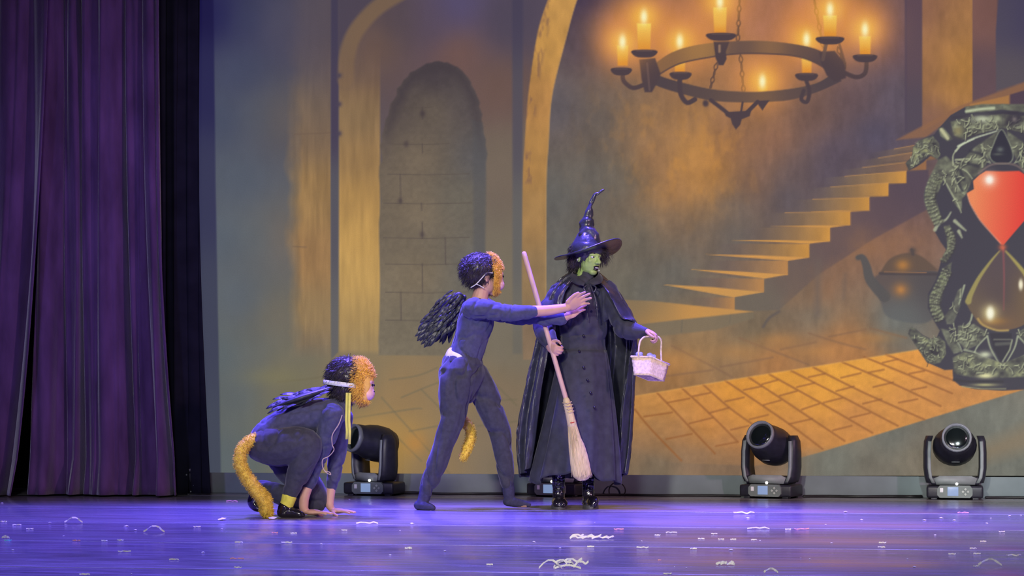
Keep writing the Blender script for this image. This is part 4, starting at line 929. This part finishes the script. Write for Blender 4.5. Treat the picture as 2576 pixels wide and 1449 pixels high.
C_.hair([((-.12, 0, .12), (.42, .37, .36)), ((-.20, 0, -.10), (.30, .34, .32)), ((-.14, .22, -.12), (.22, .15, .30)), ((-.26, -.22, -.10), (.18, .17, .34))], 1800, .03, 14, (-.05, 0, -1.2), jit=.2)
h_ = bmesh.new(); C_.E(h_, (.22, .26, .14), (.14, .14, .16)); hf = fuse(h_, .006, 2); obj('hair_strands', fur(hf, 500, .05, .0014, 15, (0, 0, -.8), .5), HAIR, C_.root, kind='stuff')
# dress
bm = bmesh.new()
for L_ in (torso[:5], arm_l, arm_r): C_.limb(bm, L_)
C_.limb(bm, [(1376,849,-.15,19),(1384,866,-.18,18)]); C_.limb(bm, [(1470,706,0,25),(1471,696,0,22)])
C_.cloth('blouse', bm, DRESS, amp=.013, freq=(14, 14, 8), seed=22)
bm = bmesh.new(); C_.limb(bm, [(1467,848,0,(57,47)),(1467,866,0,(56,46)),(1467,888,0,(60,49))]); C_.cloth('waist_sash', bm, DRESS, amp=.004, freq=(7, 7, 34), seed=25)
rows = []; nth = 150
for i in range(41):
    t = i/40; y = 882+t*318; c = 1467-22*t+4*math.sin(3*t); hw = 57+50*t**.9; dr = .115+.10*t
    row = []
    for j in range(nth):
        a = 2*math.pi*j/nth; pl = 1+(.015+.085*t)*(math.cos(9*a+1.8*math.sin(2*a+.6)+.5*t)*.8+.3*math.cos(17*a+2+t))
        fx_ = math.cos(a); fd = math.sin(a)              # fd < 0 towards the camera
        yy = y + t**6*(14*abs(fx_)**2-16*max(0, -fd)**6*1.2) + (6*t**4*math.cos(7*a))
        row.append(C_.P(c+hw*fx_*pl, yy, dr*fd*pl))
    rows.append(row)
obj('skirt', sheet(rows, .004, True), DRESS, C_.root)
BTN = mat('dark_button', (.012, .012, .016), .25, .6)
for px, py, dd in ((1499,778,-.155),(1466,846,-.135),(1455,884,-.14),(1466,925,-.16),(1475,956,-.175),(1483,988,-.185),(1492,1024,-.20)):
    e = bmesh.new(); ell(e, C_.P(px, py, dd), (.008, .008, .008), None, 10); obj('button', e, BTN, C_.root)
# cape
crow = [[(1452,692,-.10),(1436,686,-.03),(1442,680,.05),(1470,676,.09),(1500,680,.05),(1506,690,-.02),(1496,699,-.10)],
        [(1430,716,-.14),(1404,711,-.03),(1412,702,.09),(1470,698,.13),(1524,702,.09),(1534,713,-.03),(1514,722,-.14)],
        [(1412,748,-.17),(1382,742,-.05),(1392,738,.12),(1470,732,.16),(1544,734,.12),(1562,747,-.05),(1536,757,-.19)],
        [(1404,790,-.17),(1366,790,-.03),(1376,785,.15),(1470,780,.2),(1560,780,.15),(1586,788,-.06),(1560,802,-.20)],
        [(1382,832,-.13),(1355,832,-.01),(1368,830,.18),(1470,830,.23),(1568,826,.17),(1597,816,-.05),(1590,812,-.17)],
        [(1372,885,-.10),(1342,888,.0),(1360,888,.2),(1470,888,.25),(1572,880,.19),(1602,872,.08),(1590,866,.03)],
        [(1364,935,-.10),(1329,943,.01),(1350,943,.21),(1470,940,.27),(1568,935,.21),(1599,937,.10),(1576,937,.06)],
        [(1347,1044,-.09),(1307,1050,.02),(1330,1046,.23),(1470,1046,.29),(1566,1040,.23),(1596,1030,.12),(1560,1038,.08)],
        [(1337,1130,-.08),(1300,1125,.03),(1325,1130,.24),(1470,1135,.3),(1562,1130,.24),(1589,1130,.13),(1553,1130,.09)],
        [(1329,1178,-.07),(1308,1200,.03),(1330,1204,.22),(1470,1208,.28),(1556,1204,.22),(1580,1194,.13),(1554,1196,.09)]]
dense = [spline(r, 22) for r in crow]; nr = len(dense[0]); colz = [spline([dense[i][j] for i in range(len(dense))], 8) for j in range(nr)]
rows = []
for i in range(len(colz[0])):
    t = i/(len(colz[0])-1); row = []
    for j in range(nr):
        x, y, d = colz[j][i]; s_ = j/(nr-1); rip = (3.0+5*t)*math.sin(62*s_+2.2*math.sin(9*s_)+1.5*t)+2.0*math.sin(131*s_+3*t)
        g = min(1, i/6)
        row.append(C_.P(x+.8*rip*g*math.cos(7*s_), y, d+rip*g*.0024))
    rows.append(row)
cape = obj('cape', sheet(rows, .003), SATIN, C_.root); cape['label'] = 'long black satin cape'
wrinkle(cape.data, .006, (36, 36, 16), 31)
for up_e, lo_e in (([(1444,680,.02),(1440,688,-.07),(1452,699,-.13),(1470,712,-.16)], [(1432,692,.02),(1428,702,-.08),(1444,716,-.15),(1466,722,-.175)]), ([(1500,682,.02),(1504,689,-.06),(1496,700,-.13),(1478,712,-.16)], [(1512,693,.02),(1516,702,-.07),(1508,716,-.15),(1484,722,-.175)])):
    U1, L1 = spline(up_e, 4), spline(lo_e, 4)
    obj('collar', sheet([[C_.P(*(u_*(1-q)+v_*q)) for q in (0, .5, 1)] for u_, v_ in zip(U1, L1)], .004), DRESS, cape)
for pts in ([(1478,718,-.17),(1482,745,-.19),(1476,775,-.20),(1474,806,-.20)], [(1482,718,-.17),(1492,745,-.19),(1498,775,-.20),(1500,806,-.20)], [(1478,718,-.17),(1466,728,-.19),(1474,738,-.19),(1480,720,-.17)], [(1482,718,-.17),(1496,726,-.19),(1490,738,-.19),(1482,720,-.17)]):
    obj('tie', curve_tube([C_.P(*p) for p in pts], .0042, 8, 5), SATIN, cape)
# hat
bm = bmesh.new(); tube(bm, [C_.P(*p) for p in ((1477,634,0),(1477,620,0),(1479,600,0),(1478,586,0),(1476,570,0),(1479,546,0),(1487,514,0),(1496,494,0),(1508,484,0),(1519,477,0))], [C_.r(q) for q in (41, 37, 29, 25.5, 17.5, 11.5, 5.5, 3.8, 2.6, 1.0)], 28, None, 5)
hme = mesh_of(bm); wrinkle(hme, .012, (30, 30, 36), 44); hat = obj('hat', hme, SATIN, C_.root); hat['label'] = 'crumpled pointed hat'
rows = []
for i in range(13):
    q = .40+.60*i/12; row = []
    for j in range(72):
        a = 2*math.pi*j/72; ca_, sa_ = math.cos(a), math.sin(a)      # sa_ > 0 towards the camera
        h = 16*ca_*q + q*q*(17*max(0, math.cos(a-.75))**1.5-13*max(0, math.cos(a+1.0))**2) + 2*math.sin(3*a)*q
        row.append(C_.P(1479+85*q*ca_, 634-h, -85/424*q*sa_))
    rows.append(row)
obj('brim', sheet(rows, .006, True), SATIN, hat)
bm = bmesh.new(); tube(bm, [C_.P(*p) for p in ((1477,632,0),(1477,622,0),(1478,610,0))], [C_.r(q) for q in (42.5, 41.5, 35)], 28, None, 4); bme = mesh_of(bm); wrinkle(bme, .006, (26, 26, 40), 43); obj('hat_band', bme, SATIN, hat)
# boots
for x, dx, dxt in ((1405, 0, 2), (1480, 0, 8)):
    bm = bmesh.new(); C_.limb(bm, [(x,1168,-.02,16),(x,1200,-.02,16.5),(x,1240,-.03,15),(x+1,1258,-.04,16)], 1, 4, 18)
    tube(bm, [C_.P(x, 1262, .03), C_.P(x+dxt*.4, 1261, -.05), C_.P(x+dxt, 1263, -.13), C_.P(x+dxt*1.4, 1265, -.17)], [(C_.r(17), .03), (C_.r(18), .033), (C_.r(20), .030), (C_.r(18), .024)], 16, None, 4)
    bo = obj('boot', fuse(bm, .004, 3), PATENT, C_.root); bo['label'] = 'shiny black lace-up boot'; wrinkle(bo.data, .0025, (45, 45, 60), 51)
    bm = bmesh.new(); tube(bm, [zf(C_.P(x, 1273, .05), .014), zf(C_.P(x+dxt*.5, 1273, -.06), .014), zf(C_.P(x+dxt, 1273, -.15), .014), zf(C_.P(x+dxt*1.4, 1273, -.19), .014)], [(C_.r(18), .013), (C_.r(18), .013), (C_.r(21), .013), (C_.r(19), .013)], 16, V((0, 0, 1)).cross(RGT), 4)
    bm.free(); bm = bmesh.new()
    out = []
    for k in range(28):
        a = 2*math.pi*k/28; out.append((C_.r(20)*math.cos(a), .125*math.sin(a)))
    lo_ = [bm.verts.new(zf(C_.P(x+dxt*.6, 1275, -.065)+RGT*u_+FWD*v_, .001)) for u_, v_ in out]; hi_ = [bm.verts.new(zf(C_.P(x+dxt*.6, 1275, -.065)+RGT*u_*.97+FWD*v_*.97, .022)) for u_, v_ in out]
    for k in range(28): bm.faces.new((lo_[k], lo_[(k+1) % 28], hi_[(k+1) % 28], hi_[k]))
    bm.faces.new(lo_[::-1]); bm.faces.new(hi_); obj('sole', mesh_of(bm, smooth=False), mat('rubber_sole', (.10, .10, .12), .6), bo)
    for k in range(5):
        y = 1202+k*9.5; obj('lace', curve_tube([C_.P(x-8, y, -.058), C_.P(x+0, y+3, -.066), C_.P(x+8, y+1, -.058)], .0022, 6, 3), DRESS, bo)
# ------------------------------------------------------------------ props in hand
STRAW = mat('broom_straw', (.74, .60, .34), .75, .2, .2, 40, .3, 60, stretch=(4, 4, .4))
WOODP = mat('broomstick_wood', (.66, .44, .36), .5, .3, .12, 20, stretch=(3, 3, .3))
def cp(px, py, dd): return at(px, py, 13.62)+FWD*dd
b0 = cp(1462, 1200, -.26)
br = thing('broom', (b0.x, b0.y, b0.z), 'wooden broom with pale straw head held slanting by the caped person', 'broom')
L0 = lambda px, py, dd: cp(px, py, dd)-b0
obj('broomstick', curve_tube([L0(1318,642,-.17),(L0(1352,760,-.19)),(L0(1384,872,-.215)),(L0(1424,1012,-.245))], .0142, 14, 8), WOODP, br)
bm = bmesh.new(); path = [(1422,1006,-.245,8.5),(1427,1026,-.247,10),(1433,1052,-.25,11),(1436,1066,-.25,12)]
tube(bm, [L0(*p[:3]) for p in path], [p[3]/424 for p in path], 16, None, 4); obj('straw_binding', mesh_of(bm), STRAW, br)
for y, x, m in ((1012,1424,STRAW),(1019,1426,STRAW),(1027,1428,STRAW),(1035,1430,STRAW),(1060,1435,mat('red_string', (.6, .08, .05), .6))):
    bm = bmesh.new(); tube(bm, [L0(x-10.5,y+1,-.235), L0(x,y+2,-.28), L0(x+11,y-2,-.245), L0(x,y-2,-.215), L0(x-10.5,y+1,-.235)], [.0035]*5, 8, None, 5); obj('binding_string', mesh_of(bm), m, br)
bm = bmesh.new(); path = [(1435,1060,-.25,(10,8)),(1441,1090,-.25,(14,10)),(1449,1130,-.255,(21,12)),(1457,1168,-.26,(24,13)),(1461,1190,-.26,(23,13)),(1462,1196,-.26,(20,11))]
tube(bm, [L0(*p[:3]) for p in path], [(p[3][0]/424, p[3][1]/424) for p in path], 26, None, 6); bme = mesh_of(bm); wrinkle(bme, .004, (70, 70, 8), 4)
bh = obj('straw_head', bme, STRAW, br)
rng = random.Random(5); bm = bmesh.new()
for k in range(240):
    a = rng.uniform(0, 6.28); q = rng.uniform(.6, 1.0); ca_, sa_ = math.cos(a)*q, math.sin(a)*q; e_ = rng.uniform(-5, 7)
    tube(bm, [L0(1434+9*ca_,1052,-.25+.02*sa_), L0(1446+18*ca_,1120,-.255+.03*sa_), L0(1462+24*ca_+rng.uniform(-3, 3),1196+e_-abs(ca_)*6,-.26+.034*sa_)], [.0012, .0013, .0009], 4, None, 3, False)
obj('straws', mesh_of(bm), STRAW, bh, kind='stuff')
# basket
WICK = mat('wicker', (.80, .66, .42), .7, .2, .22, 70, .25, 80)
bc = cp(1627, 925, -.19); bk = thing('basket', (bc.x, bc.y, bc.z), 'small woven basket with blue filling swinging from the caped person hand', 'basket')
f1 = (RGT*.82-FWD*.30+UP*-.06).normalized(); 
ax = (RGT*.93+FWD*.30-UP*.04).normalized()          # along the cream end face
up_ = (UP*.93-FWD*.22-RGT*.05); up_ = (up_-ax*up_.dot(ax)).normalized()
ay = up_.cross(ax).normalized()                      # depth of the basket, pointing away
ay = (RGT*.72+FWD*.62-UP*.28).normalized(); ax = (RGT*.98-FWD*.16+UP*-.03).normalized(); up_ = ax.cross(ay).normalized(); ay = (ay).normalized()
def bp(a, b_, c): return ax*a+ay*b_+up_*c
o0 = cp(1606, 921, -.25)-bc
def tap(w_, d_, z): return [o0+bp(-w_, 0, z) + ay*0 + ay*(.0 if True else 0), o0+bp(w_, 0, z), o0+bp(w_, 0, z)+ay*d_, o0+bp(-w_, 0, z)+ay*d_]
rows = []
for i in range(9):
    t = i/8; w_ = .046+.012*t; z = -.055+.11*t; ins = .012*(1-t); r_ = []
    c4 = [o0+bp(-w_, ins, z), o0+bp(w_, ins, z), o0+bp(w_, .15-ins, z), o0+bp(-w_, .15-ins, z)]
    for k in range(4):
        for q in range(6):
            p = c4[k].lerp(c4[(k+1) % 4], q/6); sgn = (-1)**(i+q+k)*.0012; r_.append(p+(p-(c4[0]+c4[2])/2).normalized()*sgn)
    rows.append(r_)
obj('basket_body', sheet(rows, .003, True), WICK, bk)
c4 = [o0+bp(-.045, .012, -.054), o0+bp(.045, .012, -.054), o0+bp(.045, .138, -.054), o0+bp(-.045, .138, -.054)]
bm = bmesh.new(); f = bm.faces.new([bm.verts.new(p) for p in c4]); bmesh.ops.solidify(bm, geom=[f], thickness=.004); obj('basket_bottom', mesh_of(bm, smooth=False), WICK, bk)
c4 = [o0+bp(-.06, 0, .055), o0+bp(.06, 0, .055), o0+bp(.06, .15, .055), o0+bp(-.06, .15, .055)]
obj('rim', curve_tube([c4[0], c4[1], c4[2], c4[3], c4[0]], .006, 8, 1), WICK, bk)
hd = cp(1632, 851, -.19)-bc
obj('handle', curve_tube([o0+bp(-.02, .01, .04), cp(1601,888,-.23)-bc, cp(1605,862,-.22)-bc, cp(1616,850,-.2)-bc, cp(1632,848,-.19)-bc, cp(1650,849,-.17)-bc, cp(1659,860,-.15)-bc, cp(1659,886,-.14)-bc, o0+bp(.02, .145, .03)], .0055, 8, 6), WICK, bk)
bm = bmesh.new()
for k in range(14):
    ell(bm, o0+bp(rng.uniform(-.035, .035), rng.uniform(.02, .12), .058+rng.uniform(0, .022)), (rng.uniform(.012, .022),)*3, None, 10)
fm = fuse(bm, .004, 1); wrinkle(fm, .005, (70, 70, 70), 3); obj('tissue_filling', fm, mat('blue_tissue', (.36, .38, .62), .7), bk)
# ------------------------------------------------------------------ moving-head stage lights along the back
PLAS = mat('fixture_plastic', (.022, .022, .034), .42, .4, .2, 30, .05, 200)
GREY = mat('fixture_grey', (.26, .29, .29), .5, .35, .12, 20)
PANEL = mat('fixture_panel', (.17, .20, .19), .5, .35, .1, 20)
LENS = mat('fixture_lens', (.008, .012, .012), .05, .8, .3, 10, coat=1.0)
RING = mat('lens_ring', (.20, .22, .23), .35, .5, .1)
SCRN = mat('fixture_display', (.10, .12, .16), .3, .4, .05, emit=((.25, .36, .62), .75))
LED = mat('fixture_led', (.8, .8, .8), .3, .4, .05, emit=((1, .98, .9), 2.2))
BTNM = mat('fixture_button', (.42, .46, .42), .5)
def loft(sections, m=None):
    bm = bmesh.new(); rings = [[bm.verts.new(p) for p in s_] for s_ in sections]; k = len(rings[0])
    for a_, b_ in zip(rings, rings[1:]):
        for j in range(k): bm.faces.new((a_[j], a_[(j+1) % k], b_[(j+1) % k], b_[j]))
    bm.faces.new(rings[0][::-1]); bm.faces.new(rings[-1]); return mesh_of(bm)
def moving_head(px, py, yaw, pan, elev, label, dots=()):
    p = on_wall(px, 1250, -.06); p.z = 0; to = EYE-p
    rz = math.atan2(to.y, to.x)+math.pi/2 + math.radians(yaw)
    root = thing('moving_head_light', (p.x, p.y, 0), label, 'stage light', rz, 'moving head lights on the floor along the backdrop')
    bs = obj('base', box((0, 0, .050), (.355, .225, .076), bev=.014), PLAS, root)
    for sx in (-1, 1):
        for sy in (-1, 1): obj('foot', box((sx*.13, sy*.08, .006), (.04, .04, .012), bev=.003), PLAS, bs)
        for k in (0, 1): obj('screw', ell(bmesh.new(), (sx*.17, -.10, .035+.03*k), (.006, .006, .006), None, 8), GREY, bs)
    pts = [(-.112, .030), (-.095, .012), (.095, .012), (.112, .030), (.112, .072), (.095, .092), (-.095, .092), (-.112, .072)]
    pn = obj('front_panel', loft([[(x, -.105, z) for x, z in pts], [(x*.985, -.126, .052+(z-.052)*.97) for x, z in pts]]), PANEL, root)
    pn.data.shade_flat()
    obj('display', box((-.012, -.127, .054), (.068, .004, .056), bev=.002), SCRN, pn)
    obj('sticker', box((-.083, -.1265, .062), (.020, .003, .028), bev=.002), WHITE, pn)
    for dx, dz in ((0, .016), (0, -.016), (.016, 0), (-.016, 0)):
        obj('button', box((.066+dx, -.127, .052+dz), (.014, .006, .014), Matrix.Rotation(math.pi/4, 3, 'Y'), .002), BTNM, pn)
    obj('indicator_led', ell(bmesh.new(), (.012, -.118, .102), (.010, .008, .009), None, 10), LED, root)
    yk = bpy.data.objects.new('yoke', None)
    yk = obj('yoke', box((0, 0, .118), (.30, .13, .052), bev=.012), PLAS, root); yk.rotation_euler = (0, 0, math.radians(pan))
    obj('yoke_plate', loft([[(-.12, -.069, .095), (.12, -.069, .095), (.135, -.069, .135), (.10, -.069, .150), (-.10, -.069, .150), (-.135, -.069, .135)], [(-.12, -.060, .095), (.12, -.060, .095), (.135, -.060, .135), (.10, -.060, .150), (-.10, -.060, .150), (-.135, -.060, .135)]]), GREY, yk)
    for sx in (-1, 1):
        S = [(.115, .100, .055), (.150, .105, .062), (.168, .14, .066), (.176, .20, .066), (.176, .30, .064), (.172, .37, .056), (.160, .405, .036)]
        secs = []
        for x, z, d in S:
            wv = .022 if z > .11 else .03
            secs.append([(sx*(x-wv), -d, z), (sx*(x+wv*.5), -d*.92, z), (sx*(x+wv), -d*.4, z), (sx*(x+wv), d*.4, z), (sx*(x+wv*.5), d*.92, z), (sx*(x-wv), d, z)])
        obj('yoke_arm', loft(secs), PLAS, yk)
        obj('arm_trim', loft([[(sx*(x-.021), -d-.004, z), (sx*(x-.001), -d-.004, z), (sx*(x-.001), -d+.01, z), (sx*(x-.021), -d+.01, z)] for x, z, d in S[1:6]]), GREY, yk)
    h = bpy.data.objects.new('head', None)
    R = Matrix.Rotation(-math.radians(elev), 3, 'X')
    def hs(y, r, k=1.0, n=24): return [R @ V((r*k*math.cos(2*math.pi*i/n), y, r*math.sin(2*math.pi*i/n))) + V((0, 0, .345)) for i in range(n)]
    hd_ = obj('head', loft([hs(-.165, .088), hs(-.155, .097), hs(-.10, .100), hs(-.06, .112, 1.12), hs(.0, .122, 1.14), hs(.07, .120, 1.14), hs(.12, .104, 1.1), hs(.145, .07)]), PLAS, yk)
    obj('lens_ring', loft([hs(-.15, .094), hs(-.185, .094), hs(-.187, .082), hs(-.165, .080)]), RING, hd_)
    obj('lens', loft([hs(-.166, .081), hs(-.172, .078), hs(-.178, .055), hs(-.181, .02)]), LENS, hd_)
    obj('label_plate', box(R @ V((.0, -.03, -.121)) + V((0, 0, .345)), (.05, .014, .003), R), GREY, hd_)
    return root
moving_head(942, 1243, -22, -34, 12, 'moving head light behind the crouching person, head swung to the left')
moving_head(1404, 1247, -26, 10, 20, 'moving head light half hidden behind the caped person and broom')
moving_head(1940, 1251, -20, -6, 22, 'moving head light right of the caped person, lens tilted up and left')
moving_head(2402, 1257, 0, 4, 17, 'moving head light at the far right with its round lens facing front')
# small lamp by the black drape
p = on_wall(500, 1240, -.14); p.z = 0; sl = thing('floor_lamp', (p.x, p.y, 0), 'small black floor lamp in the dark beside the curtain', 'stage light', YAW+.2)
T = Matrix.Rotation(math.radians(-14), 3, 'Y')
def ts(z, wx_, wy_): return [T @ V((x*wx_, y*wy_, z)) for x, y in ((-1, -.6), (-.6, -1), (.6, -1), (1, -.6), (1, .6), (.6, 1), (-.6, 1), (-1, .6))]
LMP = mat('lamp_housing', (.035, .035, .048), .5, .4, .2, 30)
obj('housing', loft([ts(.02, .045, .05), ts(.08, .062, .06), ts(.15, .06, .06), ts(.19, .048, .05), ts(.205, .03, .03)]), LMP, sl)
for sx in (-1, 1): obj('bracket', box(T @ V((sx*.07, -.03, .085)), (.008, .03, .15), T, .002), mat('lamp_bracket', (.07, .07, .085), .45), sl)
obj('foot', box((.0, 0, .008), (.15, .09, .016), bev=.003), LMP, sl)
for q in ((-.05, -.063, .15), (-.02, -.067, .07), (-.05, -.06, .035)): obj('screw', ell(bmesh.new(), T @ V(q), (.006, .005, .006), None, 8), RING, sl)
obj('label_plate', box(T @ V((-.01, -.058, .175)), (.035, .004, .016), T), mat('lamp_label', (.22, .2, .24), .5), sl)
# cables lying along the foot of the backdrop
CAB = mat('black_cable', (.012, .012, .014), .5, .4)
def cable(pts, r, label):
    P = [(lambda q: V((q.x, q.y, z)))(on_wall(x, 1250, .06 if k % 2 else .02)) for k, (x, y, z) in enumerate(pts)]; b_ = P[0].copy()
    o = obj('cable', curve_tube([q-b_ for q in P], r, 6, 5), CAB, None, b_); return tag(o, label, 'cable')
cable([(1480,1246.5,.008),(1560,1247,.008),(1660,1248,.008),(1760,1248,.008),(1862,1249.5,.008)], .008, 'black cable on the floor between the caped person and the next light')
cable([(2022,1250.5,.008),(2090,1250.6,.008),(2160,1252,.008),(2240,1252,.010),(2290,1253,.012),(2318,1254.5,.012)], .009, 'black cable on the floor between the two right-hand lights')
cable([(2480,1256,.008),(2540,1256.5,.008),(2640,1258,.008)], .008, 'black cable running out at the right edge behind the last light')
cable([(1006,1244,.012),(1040,1242.5,.014),(1110,1243,.008),(1190,1244,.008),(1262,1245,.012),(1340,1246,.008)], .008, 'black cable on the floor behind the standing person')
b_ = on_wall(1552, 1250, .05); b_.z = 0; o = obj('cable', curve_tube([V((-.05, .0, .01)), V((-.05, 0, .05)), V((-.02, 0, .085)), V((.03, 0, .08)), V((.055, 0, .045)), V((.045, 0, .01)), V((.0, .01, .006))], .004, 6, 6), CAB, None, b_)
tag(o, 'thin cable curling up in a loop right of the skirt', 'cable')
# ------------------------------------------------------------------ paper scraps lying on the stage floor
PAP = mat('white_paper', (.80, .78, .74), .8, .2, .06, 40)
PNK = mat('pink_paper', (.75, .36, .42), .8, .2, .06, 40); CYN = mat('cyan_paper', (.2, .65, .7), .8, .2, .06, 40)
sr = random.Random(21)
def ribbon(bm, pts, w_):
    w_ *= .9
    for i in range(len(pts)-1):
        a, b = V(pts[i]), V(pts[i+1]); t = b-a; s_ = V((-t.y*.4, t.x*.5, t.length*sr.uniform(.35, .9)))
        if s_.length < 1e-6: s_ = V((0, 1, 0))
        s_ = s_.normalized()*w_/2
        v = [bm.verts.new(q) for q in (a-s_, a+s_, b+s_, b-s_)]
        v2 = [bm.verts.new(q+V((0, -.0012, .0008))) for q in (a-s_, a+s_, b+s_, b-s_)]
        bm.faces.new(v[::-1]); bm.faces.new(v2)
        for k in range(4): bm.faces.new((v[k], v[(k+1) % 4], v2[(k+1) % 4], v2[k]))
def scrap(px, py, wpx, kind, m=PAP, label=None):
    p = on_floor(px, py); S = wpx*floor_d(py)/FPX; bm = bmesh.new()
    if kind == 'flake':
        n = 6; ring = []; 
        for k in range(n):
            a = 2*math.pi*k/n; ring.append(bm.verts.new((S*.5*math.cos(a)*sr.uniform(.7, 1.1), S*.5*math.sin(a)*sr.uniform(.6, 1.2), sr.uniform(.001, .20*S))))
        c = bm.verts.new((0, 0, .20*S+.002)); c2 = bm.verts.new((0, 0, .0))
        for k in range(n): bm.faces.new((ring[k], ring[(k+1) % n], c)); bm.faces.new((ring[(k+1) % n], ring[k], c2))
    elif kind == 'strip':
        n = 6; ribbon(bm, [(S*(k/(n-1)-.5), S*.12*math.sin(k*1.7+px), .004+abs(math.sin(k*1.3+py))*.07*S) for k in range(n)], max(.007, S*.08))
    elif kind == 'arch':
        n = 8; ribbon(bm, [(S*(k/(n-1)-.5), S*.10*math.sin(k*1.7), .003+.26*S*math.sin(math.pi*k/(n-1))**1.2) for k in range(n)], max(.010, S*.09))
    elif kind == 'tangle':
        for q in range(int(5+S*16)):
            x0 = sr.uniform(-.5, .3)*S; y0 = sr.uniform(-.2, .2)*S; n = 6; ln = sr.uniform(.2, .45)*S; an = sr.uniform(-.6, .6); zz = sr.uniform(.04, .20)*S
            ribbon(bm, [(x0+ln*k/(n-1), y0+math.sin(an)*ln*k/(n-1)+.03*S*math.sin(3*k), .004+zz*abs(math.sin(math.pi*k/(n-1)*sr.choice((1, 1.5))))*.7) for k in range(n)], max(.010, S*.040))
    me = mesh_of(bm, 'paper_scrap', smooth=False)
    zmin = min(v.co.z for v in me.vertices); 
    for v in me.vertices: v.co.z += .001-zmin
    o = obj('paper_scrap', me, m, None, p); o.rotation_euler = (0, 0, YAW + (sr.uniform(-.3, .3) if kind != 'tangle' else 0))
    tag(o, label, 'paper scrap', 'paper scraps on the stage floor')
K = 1.997
big = [(370,172,46,'arch','curled white strip with a lump on it near the plum curtain',0),(775,220,56,'arch','white strip arched like a little bridge on the left of the floor',0),(1115,158,30,'flake','crumpled white flake left of the yellow tail',0),
       (20,250,36,'tangle','small shredded white tuft at the left edge of the floor',0),(625,320,32,'strip','flat white strip in front of the arched strip',0),(1370,153,30,'flake','white flake lying under the tip of the long yellow tail',0),
       (1845,178,56,'strip','long flat white sliver below the standing person',0),(2050,305,18,'tangle','tiny forked white shred in the middle foreground',0)]
bigb = [(400,252,110,'tangle','loose tangle of white paper strips below the boots',0),(1070,385,56,'tangle','spread white shred in the foreground right of the big tangle',0),(1305,425,36,'arch','white paper loop at the bottom edge of the floor',0),
        (1170,127,56,'strip','long pale sliver below the light right of the caped person',0),(1240,203,56,'strip','long pale sliver in the second row right of centre',0),(2405,388,58,'arch','tent-shaped white strip at the lower right',0),(290,402,155,'tangle','largest heap of shredded white paper at the bottom edge',0),
        (1460,207,40,'strip','flat pinkish sliver right of the pale sliver',1),(2525,340,46,'strip','flat white sliver at the right edge of the floor',0)]
for x, y, wv, kd, lb, c in big: scrap(x/K, 1230+y/K, wv, kd, PNK if c else PAP, lb)
for x, y, wv, kd, lb, c in bigb: scrap(1286+x/K, 1230+y/K, wv, kd, PNK if c else PAP, lb)
small = [(10,75,10),(20,168,16),(85,185,22),(150,205,18),(250,172,10),(635,190,14),(680,210,13),(990,195,18),(525,265,15),(605,262,20),(1020,322,12),(875,360,24),(1200,272,20),(1440,275,28),(1195,400,22),(1475,227,16),(1730,212,15),(2070,177,13),(1615,280,10),(1960,335,9),(2235,315,10),(2460,385,16),(425,435,26),(2010,212,7),(1755,55,7),(65,310,9),(1115,205,8),(320,240,7),(660,430,6)]
smallb = [(115,270,12),(245,300,8),(400,295,18),(655,265,8),(660,300,30),(735,237,15),(805,223,28),(955,255,16),(1055,257,15),(1115,258,15),(1220,260,16),(1020,230,16),(1190,150,12),(1390,207,15),(915,305,18),(1105,310,14),(880,400,6),(785,432,20),(1865,275,18),(1860,297,18),(1610,275,9),(1680,118,12),(1760,157,9),(2075,160,11),(2160,150,14),(2225,160,11),(2130,235,9),(2370,268,16),(2465,220,15),(2320,303,18),(2340,330,18),(2215,332,18),(2335,393,16),(2025,395,11),(1990,355,6),(1500,355,6),(1455,350,5),(820,395,5),(2505,138,8),(1580,182,7),(1250,262,6),(2390,175,8),(2410,150,7),(420,170,5),(2560,135,6)]
zones = [(450, 'in front of the plum curtain'), (620, 'left of the crouching person'), (900, 'in front of the crouching person'), (1030, 'between crouching and standing person'), (1300, 'in front of the standing person'), (1600, 'in front of the caped person'),
         (1860, 'right of the caped person'), (2040, 'in front of the tilted moving light'), (2320, 'between the two right lights'), (9999, 'in front of the last light')]
ords = 'first second third fourth fifth sixth seventh eighth ninth tenth eleventh twelfth thirteenth fourteenth fifteenth sixteenth'.split()
tiny = [(x/K, 1230+y/K, wv, PAP, 15) for x, y, wv in small]+[(1286+x/K, 1230+y/K, wv, PAP, 15) for x, y, wv in smallb]
tiny += [(x/K, 1230+y/K, wv, PNK, 0) for x, y, wv in ((385,265,20),(1190,355,34),(1380,225,16),(1165,65,28))]+[(1286+x/K, 1230+y/K, wv, PNK, 0) for x, y, wv in ((540,207,25),(745,362,8),(2270,123,28))]
tiny.sort(key=lambda q: (q[1], q[0])); cnt = {}
for x, y, wv, m, lim in tiny:
    z = next(zn for e, zn in zones if x < e); cn = 'pink' if m is PNK else 'white'
    cnt[(z, cn)] = cnt.get((z, cn), 0)+1
    scrap(x, y, wv, 'flake' if wv < lim else 'strip', m, 'tiny %s paper scrap %s, %s from the back' % (cn, z, ords[cnt[(z, cn)]-1]))
scrap(40/K, 1230+263/K, 18, 'strip', CYN, 'cyan sliver beside the shredded tuft at the left edge')
